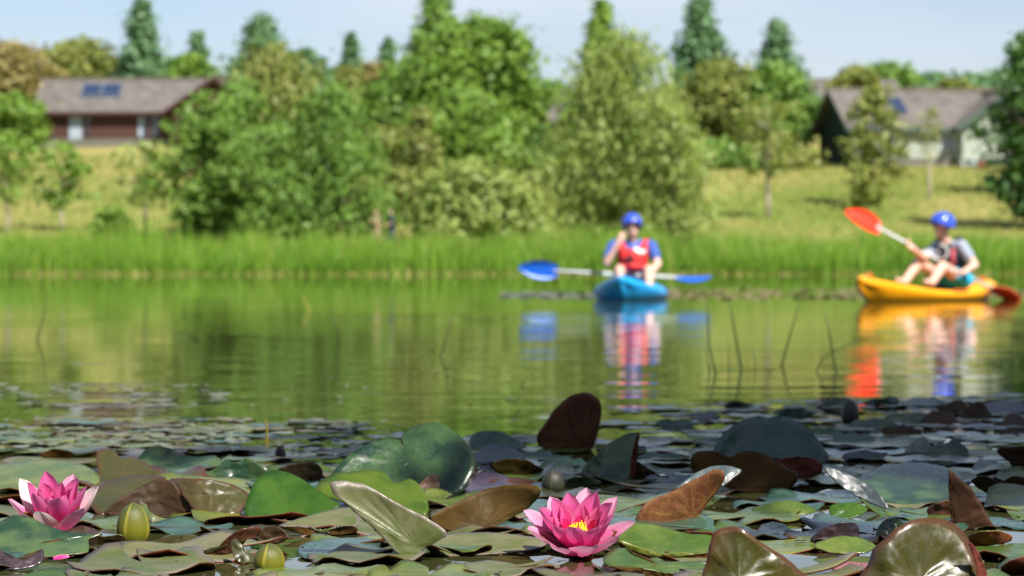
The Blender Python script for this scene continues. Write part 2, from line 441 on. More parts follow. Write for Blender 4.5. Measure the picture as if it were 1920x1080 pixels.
def cabin(name, label, loc, yaw, L, hw, wing, board, end, trim, openings, solar=False, wing_w=6.4, bh=0.27, skylight=None, plinth=0.3):
    """log cabin: long block, ridge along x, gable wing towards the viewer at the +x end. Front wall at y = -hw."""
    root = empty(name, loc, (0, 0, yaw))
    tag(root, label, 'cabin', 'holiday cabins on the slope')
    eh, pitch = 2.35, R(34)
    rh = eh + hw * math.tan(pitch)
    z0 = -1.2
    # walls behind the cladding
    MB().prism([(0, -hw, z0), (0, hw, z0), (0, hw, eh), (0, 0, rh - 0.05), (0, -hw, eh)], (0.14, 0, 0)).build('end_wall', end, root)
    MB().prism([(L, -hw, z0), (L, hw, z0), (L, hw, eh), (L, 0, rh - 0.05), (L, -hw, eh)], (-0.14, 0, 0)).build('end_wall', end, root)
    MB().box((0.14, hw - 0.14, z0), (L - 0.14, hw, eh)).build('back_wall', end, root)
    MB().box((0.14, -hw + 0.05, z0), (L - 0.14, -hw + 0.17, eh)).build('front_wall', trim, root)
    MB().box((-0.03, -hw - 0.03, z0), (L + 0.03, -hw + 0.05, plinth * 0.4)).build('plinth', M['plinth'], root)
    # cladding courses, cut at doors and windows
    def courses(x0, x1, y, ztop, clip=None):
        z = plinth * 0.4
        while z < ztop(0.5 * (x0 + x1)) - 0.02 if clip is None else z < clip - 0.1:
            a, b = x0, x1
            if clip is not None:
                f = max(0.0, (z + bh - eh)) / math.tan(pitch)
                a, b = x0 + f, x1 - f
                if b - a < 0.3: break
            spans = [(a, b)]
            for (ox0, ox1, oz0, oz1, oy, _) in openings:
                if abs(oy - y) > 0.2 or z + bh <= oz0 or z >= oz1: continue
                ns = []
                for (p0, p1) in spans:
                    if ox1 <= p0 or ox0 >= p1: ns.append((p0, p1)); continue
                    if ox0 > p0: ns.append((p0, ox0))
                    if ox1 < p1: ns.append((ox1, p1))
                spans = ns
            for (p0, p1) in spans:
                h2 = bh - 0.025
                MB().prism([(p0, y, z), (p0, y - 0.05, z + 0.03), (p0, y - 0.065, z + h2 * 0.5), (p0, y - 0.05, z + h2 - 0.03), (p0, y, z + h2)],
                           (p1 - p0, 0, 0)).build('log', board, root)
            z += bh
    fx1 = L if not wing else L - wing_w
    courses(0.0, fx1, -hw + 0.05, lambda x: eh)
    wy_ = -hw - 1.2
    if wing:
        wx0, wx1 = L - wing_w, L
        wrh = eh + wing_w / 2 * math.tan(pitch)
        MB().prism([(wx0, wy_ + 0.05, z0), (wx1, wy_ + 0.05, z0), (wx1, wy_ + 0.05, eh), ((wx0 + wx1) / 2, wy_ + 0.05, wrh - 0.05), (wx0, wy_ + 0.05, eh)], (0, 0.12, 0)).build('gable_wall', trim, root)
        MB().box((wx0, wy_ + 0.17, z0), (wx0 + 0.12, -hw + 0.04, eh)).build('wing_wall', board, root)
        MB().box((wx1 - 0.12, wy_ + 0.17, z0), (wx1, -hw + 0.04, eh)).build('wing_wall', board, root)
        courses(wx0, wx1, wy_ + 0.05, lambda x: wrh, clip=wrh)
    for (ox0, ox1, oz0, oz1, oy, kind) in openings:
        if kind == 'door':
            d = MB().box((ox0 + 0.07, oy - 0.02, oz0), (ox1 - 0.07, oy + 0.03, oz1 - 0.07)).build('door', M['blind'], root)
            MB().box((ox1 - 0.2, oy - 0.06, oz0 + 0.95), (ox1 - 0.14, oy - 0.021, oz0 + 1.05)).build('handle', M['alu'], d)
        else:
            d = MB().box((ox0 + 0.07, oy - 0.01, oz0 + 0.07), (ox1 - 0.07, oy + 0.03, oz1 - 0.07)).build('window', M['blind'] if kind == 'blind' else M['glass'], root)
            if kind == 'half':
                MB().box((ox0 + 0.1, oy - 0.02, oz0 + 0.1), (ox0 + (ox1 - ox0) * 0.5, oy - 0.011, oz1 - 0.1)).build('pane', M['blind'], d)
        fr = MB()
        fr.box((ox0, oy - 0.07, oz0), (ox0 + 0.07, oy + 0.04, oz1)); fr.box((ox1 - 0.07, oy - 0.07, oz0), (ox1, oy + 0.04, oz1))
        fr.box((ox0 + 0.07, oy - 0.07, oz1 - 0.07), (ox1 - 0.07, oy + 0.04, oz1))
        if kind != 'door': fr.box((ox0 - 0.04, oy - 0.12, oz0 - 0.05), (ox1 + 0.04, oy - 0.072, oz0 + 0.02))
        fr.build('frame', trim if kind == 'door' or board is M['redlog'] else M['white'], d)
    # roof: two slopes with overhang, verge boards, ridge
    ov, oe, th = 0.6, 0.55, 0.16
    tp = math.tan(pitch)
    for sgn, nm in ((-1, 'roof'), (1, 'roof')):
        ye = sgn * (hw + ov); ze = eh - ov * tp
        rf = MB().prism([(-oe, 0, rh), (-oe, ye, ze), (-oe, ye, ze + th), (-oe, 0, rh + th * 1.15)], (L + 2 * oe, 0, 0)).build(nm, M['roof'], root)
        if sgn < 0:
            # single shingle courses stand proud so that the slope is not one flat sheet
            n = 11
            for k in range(n):
                a = k / n; b = (k + 1.06) / n
                y0, y1 = ye * (1 - a), ye * (1 - min(b, 1)); zz0, zz1 = ze + (rh - ze) * a + th, ze + (rh - ze) * min(b, 1) + th
                MB().prism([(-oe - 0.01, y0, zz0), (-oe - 0.01, y0 + 0.0, zz0 + 0.05), (-oe - 0.01, y1, zz1 + 0.022), (-oe - 0.01, y1, zz1)], (L + 2 * oe + 0.02, 0, 0)).build('shingle_course', M['roof'], rf)
            MB().box((-oe - 0.02, -0.2, rh + th), (L + oe + 0.02, 0.2, rh + th + 0.12)).build('ridge_cap', M['ridge'], rf)
            MB().box((-oe, ye - 0.03, ze - 0.08), (fx1 if wing else L + oe, ye - 0.002, ze + th - 0.01)).build('fascia', trim, rf)
            if solar:
                for i in range(2):
                    t0, t1 = 0.42, 0.80
                    x0 = 2.85 + i * 1.52
                    def rp(x, t, up): return (x, ye * (1 - t), ze + (rh - ze) * t + th + up)
                    sp_ = MB().add([rp(x0, t0, .08), rp(x0 + 1.45, t0, .08), rp(x0 + 1.45, t1, .08), rp(x0, t1, .08), rp(x0, t0, .2), rp(x0 + 1.45, t0, .2), rp(x0 + 1.45, t1, .2), rp(x0, t1, .2)],
                               [(0,3,2,1),(4,5,6,7),(0,1,5,4),(1,2,6,5),(2,3,7,6),(3,0,4,7)]).build('solar_panel', M['panel'], root)
                    fr = MB()
                    for (u0, u1, w0, w1) in ((x0, x0 + 1.45, t0, t0 + 0.015), (x0, x0 + 1.45, t1 - 0.015, t1), (x0, x0 + 0.05, t0, t1), (x0 + 1.4, x0 + 1.45, t0, t1)):
                        fr.add([rp(u0, w0, .201), rp(u1, w0, .201), rp(u1, w1, .201), rp(u0, w1, .201), rp(u0, w0, .22), rp(u1, w0, .22), rp(u1, w1, .22), rp(u0, w1, .22)],
                               [(0,3,2,1),(4,5,6,7),(0,1,5,4),(1,2,6,5),(2,3,7,6),(3,0,4,7)])
                    fr.build('frame', M['alu'], sp_)
            if skylight:
                x0, t0, t1, w = skylight
                def rp(x, t, up): return (x, ye * (1 - t), ze + (rh - ze) * t + th + up)
                MB().add([rp(x0, t0, .06), rp(x0 + w, t0, .06), rp(x0 + w, t1, .06), rp(x0, t1, .06), rp(x0, t0, .15), rp(x0 + w, t0, .15), rp(x0 + w, t1, .15), rp(x0, t1, .15)],
                         [(0,3,2,1),(4,5,6,7),(0,1,5,4),(1,2,6,5),(2,3,7,6),(3,0,4,7)]).build('skylight', M['panel'], root)
    for x in (-oe - 0.035, L + oe + 0.005):
        for sgn in (-1, 1):
            ye = sgn * (hw + ov); ze = eh - ov * tp
            MB().prism([(x, 0, rh - 0.1), (x, ye, ze - 0.1), (x, ye, ze + th - 0.02), (x, 0, rh + th - 0.02)], (0.03, 0, 0)).build('verge_board', trim, root)
    if wing:
        xm = (L - wing_w + L) / 2; hw2 = wing_w / 2
        for sgn in (-1, 1):
            xe = xm + sgn * (hw2 + ov); ze = eh - ov * tp
            yf = wy_ - oe
            MB().prism([(xm, yf, wrh + 0.02), (xe, yf, ze + 0.02), (xe, yf, ze + th + 0.02), (xm, yf, wrh + th * 1.15 + 0.02)], (0, 0.4 - yf, 0)).build('wing_roof', M['roof'], root)
            MB().prism([(xm, yf - 0.04, wrh - 0.16), (xe, yf - 0.04, ze - 0.16), (xe, yf - 0.04, ze + th - 0.01), (xm, yf - 0.04, wrh + th - 0.01)], (0, 0.035, 0)).build('verge_board', trim, root)
        MB().box((xm - 0.2, wy_ - oe, wrh + th + 0.02), (xm + 0.2, 0.3, wrh + th + 0.12)).build('ridge_cap', M['ridge'], root)
    return root

def cab_at(px, Y, dz=0.0):
    X = (px - 960) / F * Y
    return (X, Y, ground_z(X, Y) + dz)

la = cab_at(92, 204, 0.15)
fy = -3.4 + 0.05
cabin('log_cabin', 'red-brown log cabin with two blue solar panels on its grey roof', la, R(-2), 16.6, 3.4, True, M['redlog'], M['redtrim'], M['redtrim'],
      [(2.15, 3.3, 0.1, 1.95, fy, 'door'), (3.45, 3.85, 0.3, 2.0, fy, 'window'), (7.35, 8.2, 0.15, 1.9, fy, 'half'), (8.35, 9.1, 0.15, 1.9, fy, 'window')], solar=True, wing_w=6.4)
ra = cab_at(1566, 180, 0.25)
cabin('log_cabin', 'pale sage boarded cabin with gable end coloured dark green for shade behind the columnar tree', ra, R(11), 13.7, 3.5, True, M['pale'], M['green'], M['gtrim'],
      [(1.9, 3.0, 0.75, 1.9, fy - 0.1, 'half'), (6.1, 7.25, 0.75, 1.95, fy - 0.1, 'blind'), (10.2, 11.3, 0.7, 1.9, fy - 1.3, 'window')], wing_w=6.4, skylight=(3.3, 0.35, 0.75, 0.9), bh=0.26)
cabin('log_cabin', 'dark brown cabin whose black gable shows between the tall green trees and the willow', cab_at(1022, 214, -0.9), R(12), 13.0, 3.4, False, M['redlog'], M['brown'], M['brown'],
      [(3.0, 4.2, 0.6, 1.9, fy, 'half')])
cabin('log_cabin', 'grey roofed cabin glimpsed behind the green willow thicket', cab_at(560, 216, -0.6), R(-6), 11.0, 3.4, False, M['redlog'], M['redtrim'], M['redtrim'],
      [(3.0, 4.2, 0.6, 1.9, fy, 'half')], skylight=(0.6, 0.3, 0.75, 1.6))
cabin('log_cabin', 'far grey shingled roof rising beside the birch, behind the pale cabin', cab_at(1490, 236, 0.0), R(4), 8.5, 3.4, False, M['pale'], M['green'], M['gtrim'], [])
cabin('log_cabin', 'far grey shingled roof low behind the ridge of the pale cabin', cab_at(1712, 244, -0.8), R(2), 9.0, 3.4, False, M['pale'], M['green'], M['gtrim'], [])

# white table with a reddish flower pot beside the pale cabin
tb = cab_at(1816, 173.6)
t_ = empty('garden_table', tb)
tag(t_, 'small white garden table outside the pale cabin window', 'table')
MB().box((-0.5, -0.35, 0.68), (0.5, 0.35, 0.73)).build('table_top', M['white'], t_)
for sx in (-1, 1):
    for sy in (-1, 1):
        MB().tube([(sx * 0.44, sy * 0.3, -0.05), (sx * 0.42, sy * 0.28, 0.68)], 0.03).build('leg', M['white'], t_)
MB().box((-0.46, -0.31, 0.3), (0.46, 0.31, 0.33)).build('shelf', M['white'], t_)
pt = cab_at(1840, 173.4)
fp = empty('flower_pot', pt); tag(fp, 'reddish flower pot on the grass beside the white garden table', 'flower pot')
lathe = [(0.16, -0.03), (0.24, 0.4), (0.27, 0.4), (0.27, 0.48), (0.22, 0.48)]
mb = MB(); n = 12
vs = [(r * math.cos(6.2832 * k / n), r * math.sin(6.2832 * k / n), z) for r, z in lathe for k in range(n)]
mb.add(vs, [(i*n + k, i*n + (k+1) % n, (i+1)*n + (k+1) % n, (i+1)*n + k) for i in range(len(lathe) - 1) for k in range(n)])
mb.build('pot', simple('terracotta', (0.42, 0.13, 0.08), 0.8), fp, True)

# ------------------------------------------------------------------ trees
FM = {
 'mid':    foliage('leaves_mid_green', (0.10, 0.195, 0.032), (0.20, 0.325, 0.06)),
 'fresh':  foliage('leaves_fresh_green', (0.105, 0.20, 0.026), (0.21, 0.33, 0.05)),
 'dark':   foliage('leaves_dark_green', (0.05, 0.13, 0.03), (0.11, 0.215, 0.045)),
 'blue':   foliage('leaves_blue_green', (0.085, 0.185, 0.085), (0.155, 0.275, 0.12)),
 'olive':  foliage('leaves_olive', (0.17, 0.205, 0.045), (0.28, 0.31, 0.085)),
 'willow': foliage('leaves_willow', (0.19, 0.27, 0.062), (0.33, 0.395, 0.11)),
 'tan':    foliage('leaves_tan', (0.21, 0.185, 0.06), (0.32, 0.265, 0.095)),
 'reed':   foliage('reed_blades', (0.11, 0.24, 0.02), (0.25, 0.40, 0.05), trans=0.4),
 'straw':  foliage('straw_blades', (0.28, 0.29, 0.06), (0.42, 0.38, 0.14), trans=0.3),
 'lawn':   foliage('lawn_blades', (0.12, 0.19, 0.03), (0.22, 0.27, 0.055)),
}
nrs = np.random.RandomState(11)

def env(style, t):
    if style == 'cone':   return np.clip((1 - t) ** 0.85, 0.03, 1) * np.clip(t * 9 + 0.35, 0, 1)
    if style == 'spire':  return np.clip((1 - t) ** 0.7 * (0.35 + 1.3 * t * (1 - t) + 0.5 * (1 - t)), 0.03, 1) * np.clip(t * 6 + 0.3, 0, 1)
    if style == 'column': return np.clip(np.sin(np.pi * np.clip(t, 0, 1) ** 0.8) ** 0.6, 0.1, 1)
    if style == 'bush':   return np.clip((1 - t ** 1.9) ** 0.55, 0.05, 1) * np.clip(0.8 + t * 0.9, 0, 1)
    if style == 'willow': return np.clip((1 - t ** 2.3) ** 0.6, 0.05, 1) * np.clip(0.72 + t * 1.0, 0, 1)
    return np.clip((1 - (2 * t - 1) ** 2) ** 0.5, 0.08, 1)

def tree(name, label, px, Y, top, width, style, mat, cat='tree', group='trees on the far slope', base_t=0.1, dens=1.0, ls=None,
         trunk='bark', cx=0.0, leafy=1.0, base=None):
    X = (px - 960) / F * Y
    z0 = ground_z(X, Y)
    ztop = H - (top - YH) / F * Y
    ht = ztop - z0
    Rm = abs(width / F * Y / 2)
    seed = int(px * 13 + top * 7 + Y) % 10000
    rs = np.random.RandomState(seed)
    root = empty(name, (X, Y, z0))
    tag(root, label, cat, group)
    cb = ht * base_t
    ch = ht - cb
    # trunk and limbs
    mb = MB()
    tr = max(0.05, 0.022 * ht)
    lean = [(0, 0, -0.3)]
    for k in range(1, 6):
        lean.append((rs.normal(0, 0.03) * ht * 0.3, rs.normal(0, 0.03) * ht * 0.3, ht * 0.9 * k / 5))
    mb.tube(lean, [tr * (1 - 0.17 * k) for k in range(6)], 7)
    limbs = []
    for k in range(7 if cat != 'bush' else 5):
        t = rs.uniform(0.15, 0.85)
        zz = cb + ch * t * 0.8
        a = rs.uniform(0, 6.28)
        rr = float(env(style, np.array([min(0.95, t + 0.12)]))[0]) * Rm * 0.8
        i = min(4, int(zz / (ht * 0.9) * 5)); f = zz / (ht * 0.9) * 5 - i
        st = Vector(lean[i]).lerp(Vector(lean[i + 1]), min(1, f))
        e = Vector((math.cos(a) * rr, math.sin(a) * rr, zz + ch * 0.12))
        mb.tube([st, st.lerp(e, 0.5) + Vector((0, 0, ch * 0.02)), e], [tr * 0.45, tr * 0.3, tr * 0.12], 5)
    mb.build('trunk', M[trunk], root, True)
    # crown: clumps of leaves spread through the volume, lobed outline with gaps
    Rm = abs(Rm)
    if ls is None: ls = 0.16 + 0.0011 * (Y - 100)
    area = 2.6 * Rm * ch + Rm * Rm * 2
    ncl = int(max(50, min(260, area * 3.2)))
    t = rs.uniform(0, 1, ncl) ** 0.92
    ang = rs.uniform(0, 2 * np.pi, ncl)
    ph = rs.uniform(0, 6.28, 4)
    lobe = 0.86 + 0.2 * np.sin(3 * ang + ph[0] + 5 * t) + 0.14 * np.sin(5 * ang + ph[1] - 9 * t)
    if style in ('cone', 'spire'): lobe = 0.8 + 0.32 * np.sin(3 * ang + ph[0] + 11 * t) + 0.2 * np.sin(2 * ang + ph[1] - 17 * t)
    rr = env(style, t) * Rm * lobe * rs.uniform(0, 1, ncl) ** 0.42
    C = np.stack([rr * np.cos(ang) + cx * Rm * t, rr * np.sin(ang) * 0.85, cb + ch * t * 0.97], 1)
    if style in ('cone', 'spire'):
        csz = Rm * (0.13 + 0.17 * (1 - t)) * rs.uniform(0.6, 1.3, ncl)
    else:
        csz = Rm * rs.uniform(0.10, 0.24, ncl) * (0.7 + 0.3 * env(style, t))
    csz = np.maximum(csz, 0.22)
    ctint = np.clip(rs.normal(0.5, 0.2, ncl), 0, 1)
    nl = np.maximum(max(2, int(14 * min(1, dens))), (csz ** 2 / ls ** 2 * 9 * dens)).astype(int)
    tot = nl.sum()
    if tot > 15000: nl = np.maximum(10, (nl * 15000 / tot).astype(int))
    idx = np.repeat(np.arange(ncl), nl)
    n = len(idx)
    off = rs.normal(0, 0.78, (n, 3)) * csz[idx][:, None] * np.array([1, 1, 0.8])
    pos = C[idx] + off
    if style == 'willow':
        pos[:, 2] -= np.abs(rs.normal(0, 0.3, n)) * csz[idx]
    zt = np.percentile(pos[:, 2], 99.7)
    pos[:, 2] = cb + (pos[:, 2] - cb) * (ht - cb) / max(0.1, zt - cb)
    pos[:, :2] *= Rm / max(0.05, np.percentile(np.abs(pos[:, 0] - cx * Rm * 0.5), 97.5))
    pos[:, 2] = np.maximum(pos[:, 2], 0.05)
    nrm = off / (np.linalg.norm(off, axis=1, keepdims=True) + 1e-6) + rs.normal(0, 0.55, (n, 3)) + np.array([0, 0, 0.45])
    nrm /= np.linalg.norm(nrm, axis=1, keepdims=True) + 1e-6
    a1 = np.cross(nrm, rs.normal(0, 1, (n, 3)) + (np.array([0, 0, -2.5]) if style == 'willow' else 0))
    a1 /= np.linalg.norm(a1, axis=1, keepdims=True) + 1e-6
    a2 = np.cross(nrm, a1)
    s = ls * rs.uniform(0.6, 1.4, n)[:, None]
    asp = 0.34 if style == 'willow' else 0.62
    V = np.stack([pos + a2 * s * 0.9, pos + a1 * s * asp, pos - a2 * s * 0.9, pos - a1 * s * asp], 1).reshape(-1, 3)
    ti = np.clip(ctint[idx] + rs.normal(0, 0.16, n), 0, 1)
    me = quads_mesh('crown', V, 4, FM[mat], np.repeat(ti, 4))
    link('crown', me, root)
    return root

T = tree
G1, G2, G3, G4 = 'trees behind the cabins', 'trees and bushes on the far slope', 'young trees on the lawn', 'bushes by the far shore'
# behind the cabins
T('olive_tree', 'olive-brown tree at the photo edge above the round green bush', 18, 205, 82, 170, 'round', 'tan', group=G1, base_t=0.08)
T('olive_tree', 'olive pine-like trees standing just behind the left end of the solar panel roof', 150, 232, 74, 150, 'round', 'olive', group=G1, dens=0.8)
T('conifer_tree', 'tall blue-green conical tree rising behind the solar panel roof', 266, 230, 4, 125, 'cone', 'blue', group=G1)
T('conifer_tree', 'small dark conical tree behind the end of the solar panel roof', 371, 236, 62, 84, 'cone', 'blue', group=G1)
T('leafy_tree', 'low bright green tree top showing just over the solar panel roof', 356, 226, 103, 120, 'round', 'fresh', group=G1)
T('birch_tree', 'blue-green birch top behind the willow thicket', 492, 222, 34, 150, 'spire', 'blue', group=G1, dens=0.8)
T('birch_tree', 'pale blue-green birch low beside the thicket top', 572, 226, 92, 100, 'round', 'blue', group=G1, dens=0.7)
T('conifer_tree', 'thin spiky conifer with sparse top between thicket and tall poplar', 660, 232, 62, 84, 'cone', 'blue', group=G1, dens=0.7)
T('conifer_tree', 'small spiky conifer top beside the tall poplar', 727, 236, 72, 64, 'cone', 'blue', group=G1, dens=0.7)
T('brown_tree', 'brownish tree in front of the spiky conifers', 698, 206, 118, 110, 'round', 'tan', group=G1)
T('brown_tree', 'olive tree beneath the thin spiky conifer', 650, 200, 125, 90, 'round', 'olive', group=G1)
T('poplar_tree', 'tallest dark poplar reaching the top edge of the photo', 818, 190, -4, 150, 'spire', 'mid', group=G1)
T('broad_tree', 'big broad fresh green tree in the middle of the slope', 905, 176, 34, 222, 'round', 'fresh', group=G2, base_t=0.03)
T('broad_tree', 'dark green tree filling in below the tall poplar', 790, 180, 110, 190, 'round', 'mid', group=G2, base_t=0.03)
T('broad_tree', 'lower fresh green tree under the big broad one', 862, 168, 170, 225, 'bush', 'fresh', group=G2, base_t=0.02)
T('dark_shrub', 'dark green shrub under the black gable', 1012, 172, 236, 110, 'bush', 'dark', cat='bush', group=G2, base_t=0.02)
T('poplar_tree', 'pale yellow-green tree top behind the great willow', 1128, 160, 4, 130, 'spire', 'fresh', group=G1)
T('birch_tree', 'tall blue-green birch beside the great willow', 1312, 196, -2, 128, 'spire', 'blue', group=G1, base_t=0.12)
T('birch_tree', 'slim pointed birch next to the pale cabin', 1458, 196, 42, 124, 'spire', 'blue', group=G1, base_t=0.1)
T('brown_tree', 'brown-olive tree below the tall blue-green birch', 1352, 184, 112, 150, 'round', 'olive', group=G2, base_t=0.05)
T('leafy_tree', 'green tree hiding the foot of the slim pointed birch', 1448, 184, 118, 150, 'round', 'mid', group=G2, base_t=0.05)
T('dark_shrub', 'low green hedge bush at the foot of the brown-olive tree', 1340, 177, 262, 170, 'bush', 'mid', cat='bush', group=G2, base_t=0.02)
T('dark_shrub', 'low olive bush by the dark gable of the pale cabin', 1465, 176, 272, 150, 'bush', 'olive', cat='bush', group=G2, base_t=0.02)
T('olive_tree', 'olive tree between the far roofs behind the pale cabin', 1602, 232, 124, 100, 'round', 'olive', group=G1)
T('leafy_tree', 'rounded green tree behind the ridge of the pale cabin', 1662, 240, 118, 120, 'round', 'mid', group=G1)
T('olive_tree', 'small olive tree over the far end of the pale cabin ridge', 1790, 232, 148, 80, 'round', 'olive', group=G1)
# far wooded skyline
for k, (px, top, w) in enumerate([(1560, 150, 130), (1700, 143, 120), (1752, 138, 120), (1815, 140, 130), (1875, 132, 140), (1000, 150, 160), (60, 120, 160), (1950, 130, 140), (620, 130, 140), (-60, 120, 160)]):
    T('distant_tree', 'distant dark tree on the skyline ' + ['beside the far grey roof by the birch', 'just above the middle of the pale cabin ridge', 'over the far low grey roof', 'behind the small olive tree', 'meeting the dark tree at the photo edge', 'between the broad green tree and the great willow', 'between the olive trees beside the solar panel roof', 'just beyond the photo edge past the dark tree', 'between thicket and thin spiky conifer', 'just beyond the photo edge past the olive tree'][k], px, 330 + (k % 3) * 25, top, w, 'round', 'blue', group='distant trees on the skyline', dens=0.9, ls=0.5)
# slope
T('round_bush', 'round bright green bush under the olive tree at the photo edge', 32, 196, 176, 118, 'round', 'fresh', cat='bush', group=G2, base_t=0.02)
T('young_tree', 'young tree cut by the photo edge, thin pale trunk', 12, 122, 246, 125, 'round', 'fresh', group=G3, base_t=0.30, dens=0.6, trunk='palebark')
T('young_tree', 'young tree with its dark shadow beside the trunk', 116, 124, 268, 120, 'round', 'fresh', group=G3, base_t=0.32, dens=0.6, trunk='palebark')
T('young_tree', 'young tree in front of the red-brown cabin wall window', 272, 121, 266, 128, 'round', 'willow', group=G3, base_t=0.34, dens=0.5, trunk='palebark')
T('round_bush', 'low bright green bush on the lawn between two young trees', 206, 119, 384, 84, 'bush', 'fresh', cat='bush', group=G4, base_t=0.02)
T('willow_tree', 'dark green leafy side of the willow thicket next to the young tree', 388, 117, 178, 170, 'round', 'mid', group='willow thicket', base_t=0.04)
T('willow_tree', 'green willow between the thicket edge and its olive top', 450, 119, 150, 190, 'willow', 'mid', group='willow thicket', base_t=0.04)
T('willow_tree', 'olive topped tallest willow of the thicket', 512, 121, 92, 250, 'willow', 'olive', group='willow thicket', base_t=0.05)
T('willow_tree', 'green willow in the thicket front, low and wide', 510, 115, 235, 200, 'willow', 'mid', group='willow thicket', base_t=0.03)
T('willow_tree', 'fresh green willow of the thicket next to the walkers', 618, 116, 158, 225, 'willow', 'mid', group='willow thicket', base_t=0.03)
T('willow_tree', 'low green willow at the foot of the thicket by the walkers', 638, 114, 262, 110, 'willow', 'mid', group='willow thicket', base_t=0.03)
T('brown_tree', 'thin tan-leaved tree behind the walkers', 735, 132, 235, 100, 'round', 'olive', group=G2, base_t=0.06, dens=0.8)
T('olive_tree', 'conical olive tree between the walkers and the round willow bush', 790, 130, 204, 125, 'cone', 'olive', group=G2, base_t=0.04)
T('willow_bush', 'round light olive willow bush by the far shore', 885, 113.5, 300, 240, 'bush', 'willow', cat='bush', group=G4, base_t=0.02)
T('great_willow', 'great light olive willow behind the blue helmeted kayaker', 1172, 116, 62, 300, 'willow', 'willow', group='great willow', base_t=0.03)
T('great_willow', 'lower spreading side of the great willow towards the lawn', 1262, 113.5, 205, 165, 'willow', 'willow', group='great willow', base_t=0.03)
T('great_willow', 'lower side of the great willow over the shaded grass', 1112, 118, 150, 120, 'willow', 'willow', group='great willow', base_t=0.12)
T('sapling', 'thin sapling with long bare pale trunk on the lawn', 1440, 134, 180, 112, 'round', 'olive', group=G3, base_t=0.36, dens=0.5, ls=0.15, trunk='palebark')
T('column_tree', 'olive columnar tree in front of the pale cabin', 1638, 142, 160, 112, 'column', 'olive', group=G2, base_t=0.05, dens=1.1)
T('sapling', 'thin sapling in front of the pale cabin window', 1742, 146, 200, 56, 'round', 'olive', group=G3, base_t=0.45, dens=0.18, ls=0.11, trunk='palebark')
T('broad_tree', 'large dark green tree at the photo edge beyond the yellow kayak', 1946, 126, 56, 190, 'round', 'dark', group=G2, base_t=0.03)
T('broad_tree', 'fresh green crown at the photo edge over the pale cabin gable', 1968, 150, 70, 150, 'round', 'mid', group=G2, base_t=0.05)
T('olive_tree', 'small bushy olive shrub half way up the lawn', 1610, 139, 300, 70, 'bush', 'olive', cat='bush', group=G2, base_t=0.02, dens=0.6)
# the tree on the near bank whose crown shades the far lily leaves
near = tree('bank_tree', 'alder on the near bank beside the lily bed, outside the picture', 960 + 4.9 / 2.0 * F, 2.0, YH - (7.3 - H) / 2.0 * F, 4.5 / 2.0 * F, 'round', 'dark', group='near bank tree', base_t=0.38, ls=0.16, dens=2.6)

# unseen shrubs added behind the camera to block low sky from the leaves
for px_, Y_, top_, lb_ in ((-7.5, -6.5, 5.2, 'hawthorn'), (-3.6, -8.5, 5.8, 'hazel'), (0.4, -7.6, 5.0, 'willow shrub'), (4.4, -9.0, 6.2, 'field maple'), (8.2, -6.0, 5.4, 'blackthorn')):
    T('sky_block_shrub', lb_ + ' added behind the viewpoint to darken the leaves, outside the picture', 960 + px_ / Y_ * F, Y_, YH - (top_ - H) / Y_ * F, 5.0 / abs(Y_) * F * (1 if Y_ > 0 else -1), 'bush', 'dark', cat='bush', group='shrubs on the near bank', base_t=0.03, ls=0.2)
# ------------------------------------------------------------------ reeds along the far shore
def blades(name, n, mat, x0, x1, y0, y1, h0, h1, w, label, cat, lean=0.18, rel=True):
    rs = np.random.RandomState(len(label) * 31 + n)
    x = rs.uniform(x0, x1, n)
    t = rs.uniform(y0, y1, n)
    y = t + (np.array([shore(a) + 0.9 * noise.noise((a * 0.35, 1.0, 5.0)) for a in x]) if rel else 0)
    z = np.maximum(-0.1, np.array([ground_z(a, b) for a, b in zip(x, y)])) - 0.02
    patch = np.array([noise.noise((a * 0.5, b * 0.4, 3.0)) for a, b in zip(x, y)])
    h = rs.uniform(h0, h1, n) * (1 + 0.45 * patch + 0.25 * np.array([noise.noise((a * 0.13, 7.0, 1.0)) for a in x]))
    la = rs.uniform(0, 6.28, n); lm = np.abs(rs.normal(0, lean, n)) * h
    dx, dy = np.cos(la) * lm, np.sin(la) * lm
    fa = rs.uniform(0, 6.28, n); wx_, wy_ = np.cos(fa) * w / 2, np.sin(fa) * w / 2
    b0 = np.stack([x - wx_, y - wy_, z], 1); b1 = np.stack([x + wx_, y + wy_, z], 1)
    m0 = np.stack([x - wx_ * .8 + dx * .3, y - wy_ * .8 + dy * .3, z + h * .55], 1); m1 = np.stack([x + wx_ * .8 + dx * .3, y + wy_ * .8 + dy * .3, z + h * .55], 1)
    tp = np.stack([x + dx, y + dy, z + h], 1); tq = tp + np.stack([wx_ * .1, wy_ * .1, 0 * x], 1)
    V = np.stack([b0, b1, m1, m0, m0, m1, tq, tp], 1).reshape(-1, 3)
    ti = np.clip(0.5 + 0.5 * patch + rs.normal(0, 0.2, n), 0, 1)
    o = link(name, quads_mesh(name, V, 4, FM[mat], np.repeat(ti, 8)))
    return tag(o, label, cat, kind='stuff')

blades('reeds', 30000, 'reed', -27, 27, -1.8, 4.0, 0.75, 1.6, 0.045, 'tall bright green reeds along the far shore', 'reeds')
blades('dry_reeds', 4000, 'straw', -27, 27, -2.2, -0.8, 0.12, 0.4, 0.05, 'short straw-coloured reed stalks at the far waterline', 'reeds', lean=0.3)
blades('dry_reeds', 1500, 'straw', -27, 27, -1.5, 4.0, 0.9, 1.9, 0.04, 'sparse straw-coloured stems among the green reeds', 'reeds')
blades('meadow_grass', 26000, 'straw', -36, 36, 3.5, 75, 0.10, 0.3, 0.06, 'dry yellow meadow grass on the slope', 'grass', lean=0.4)
blades('meadow_grass', 22000, 'lawn', -36, 36, 3.5, 80, 0.10, 0.34, 0.07, 'green meadow grass on the slope', 'grass', lean=0.4)
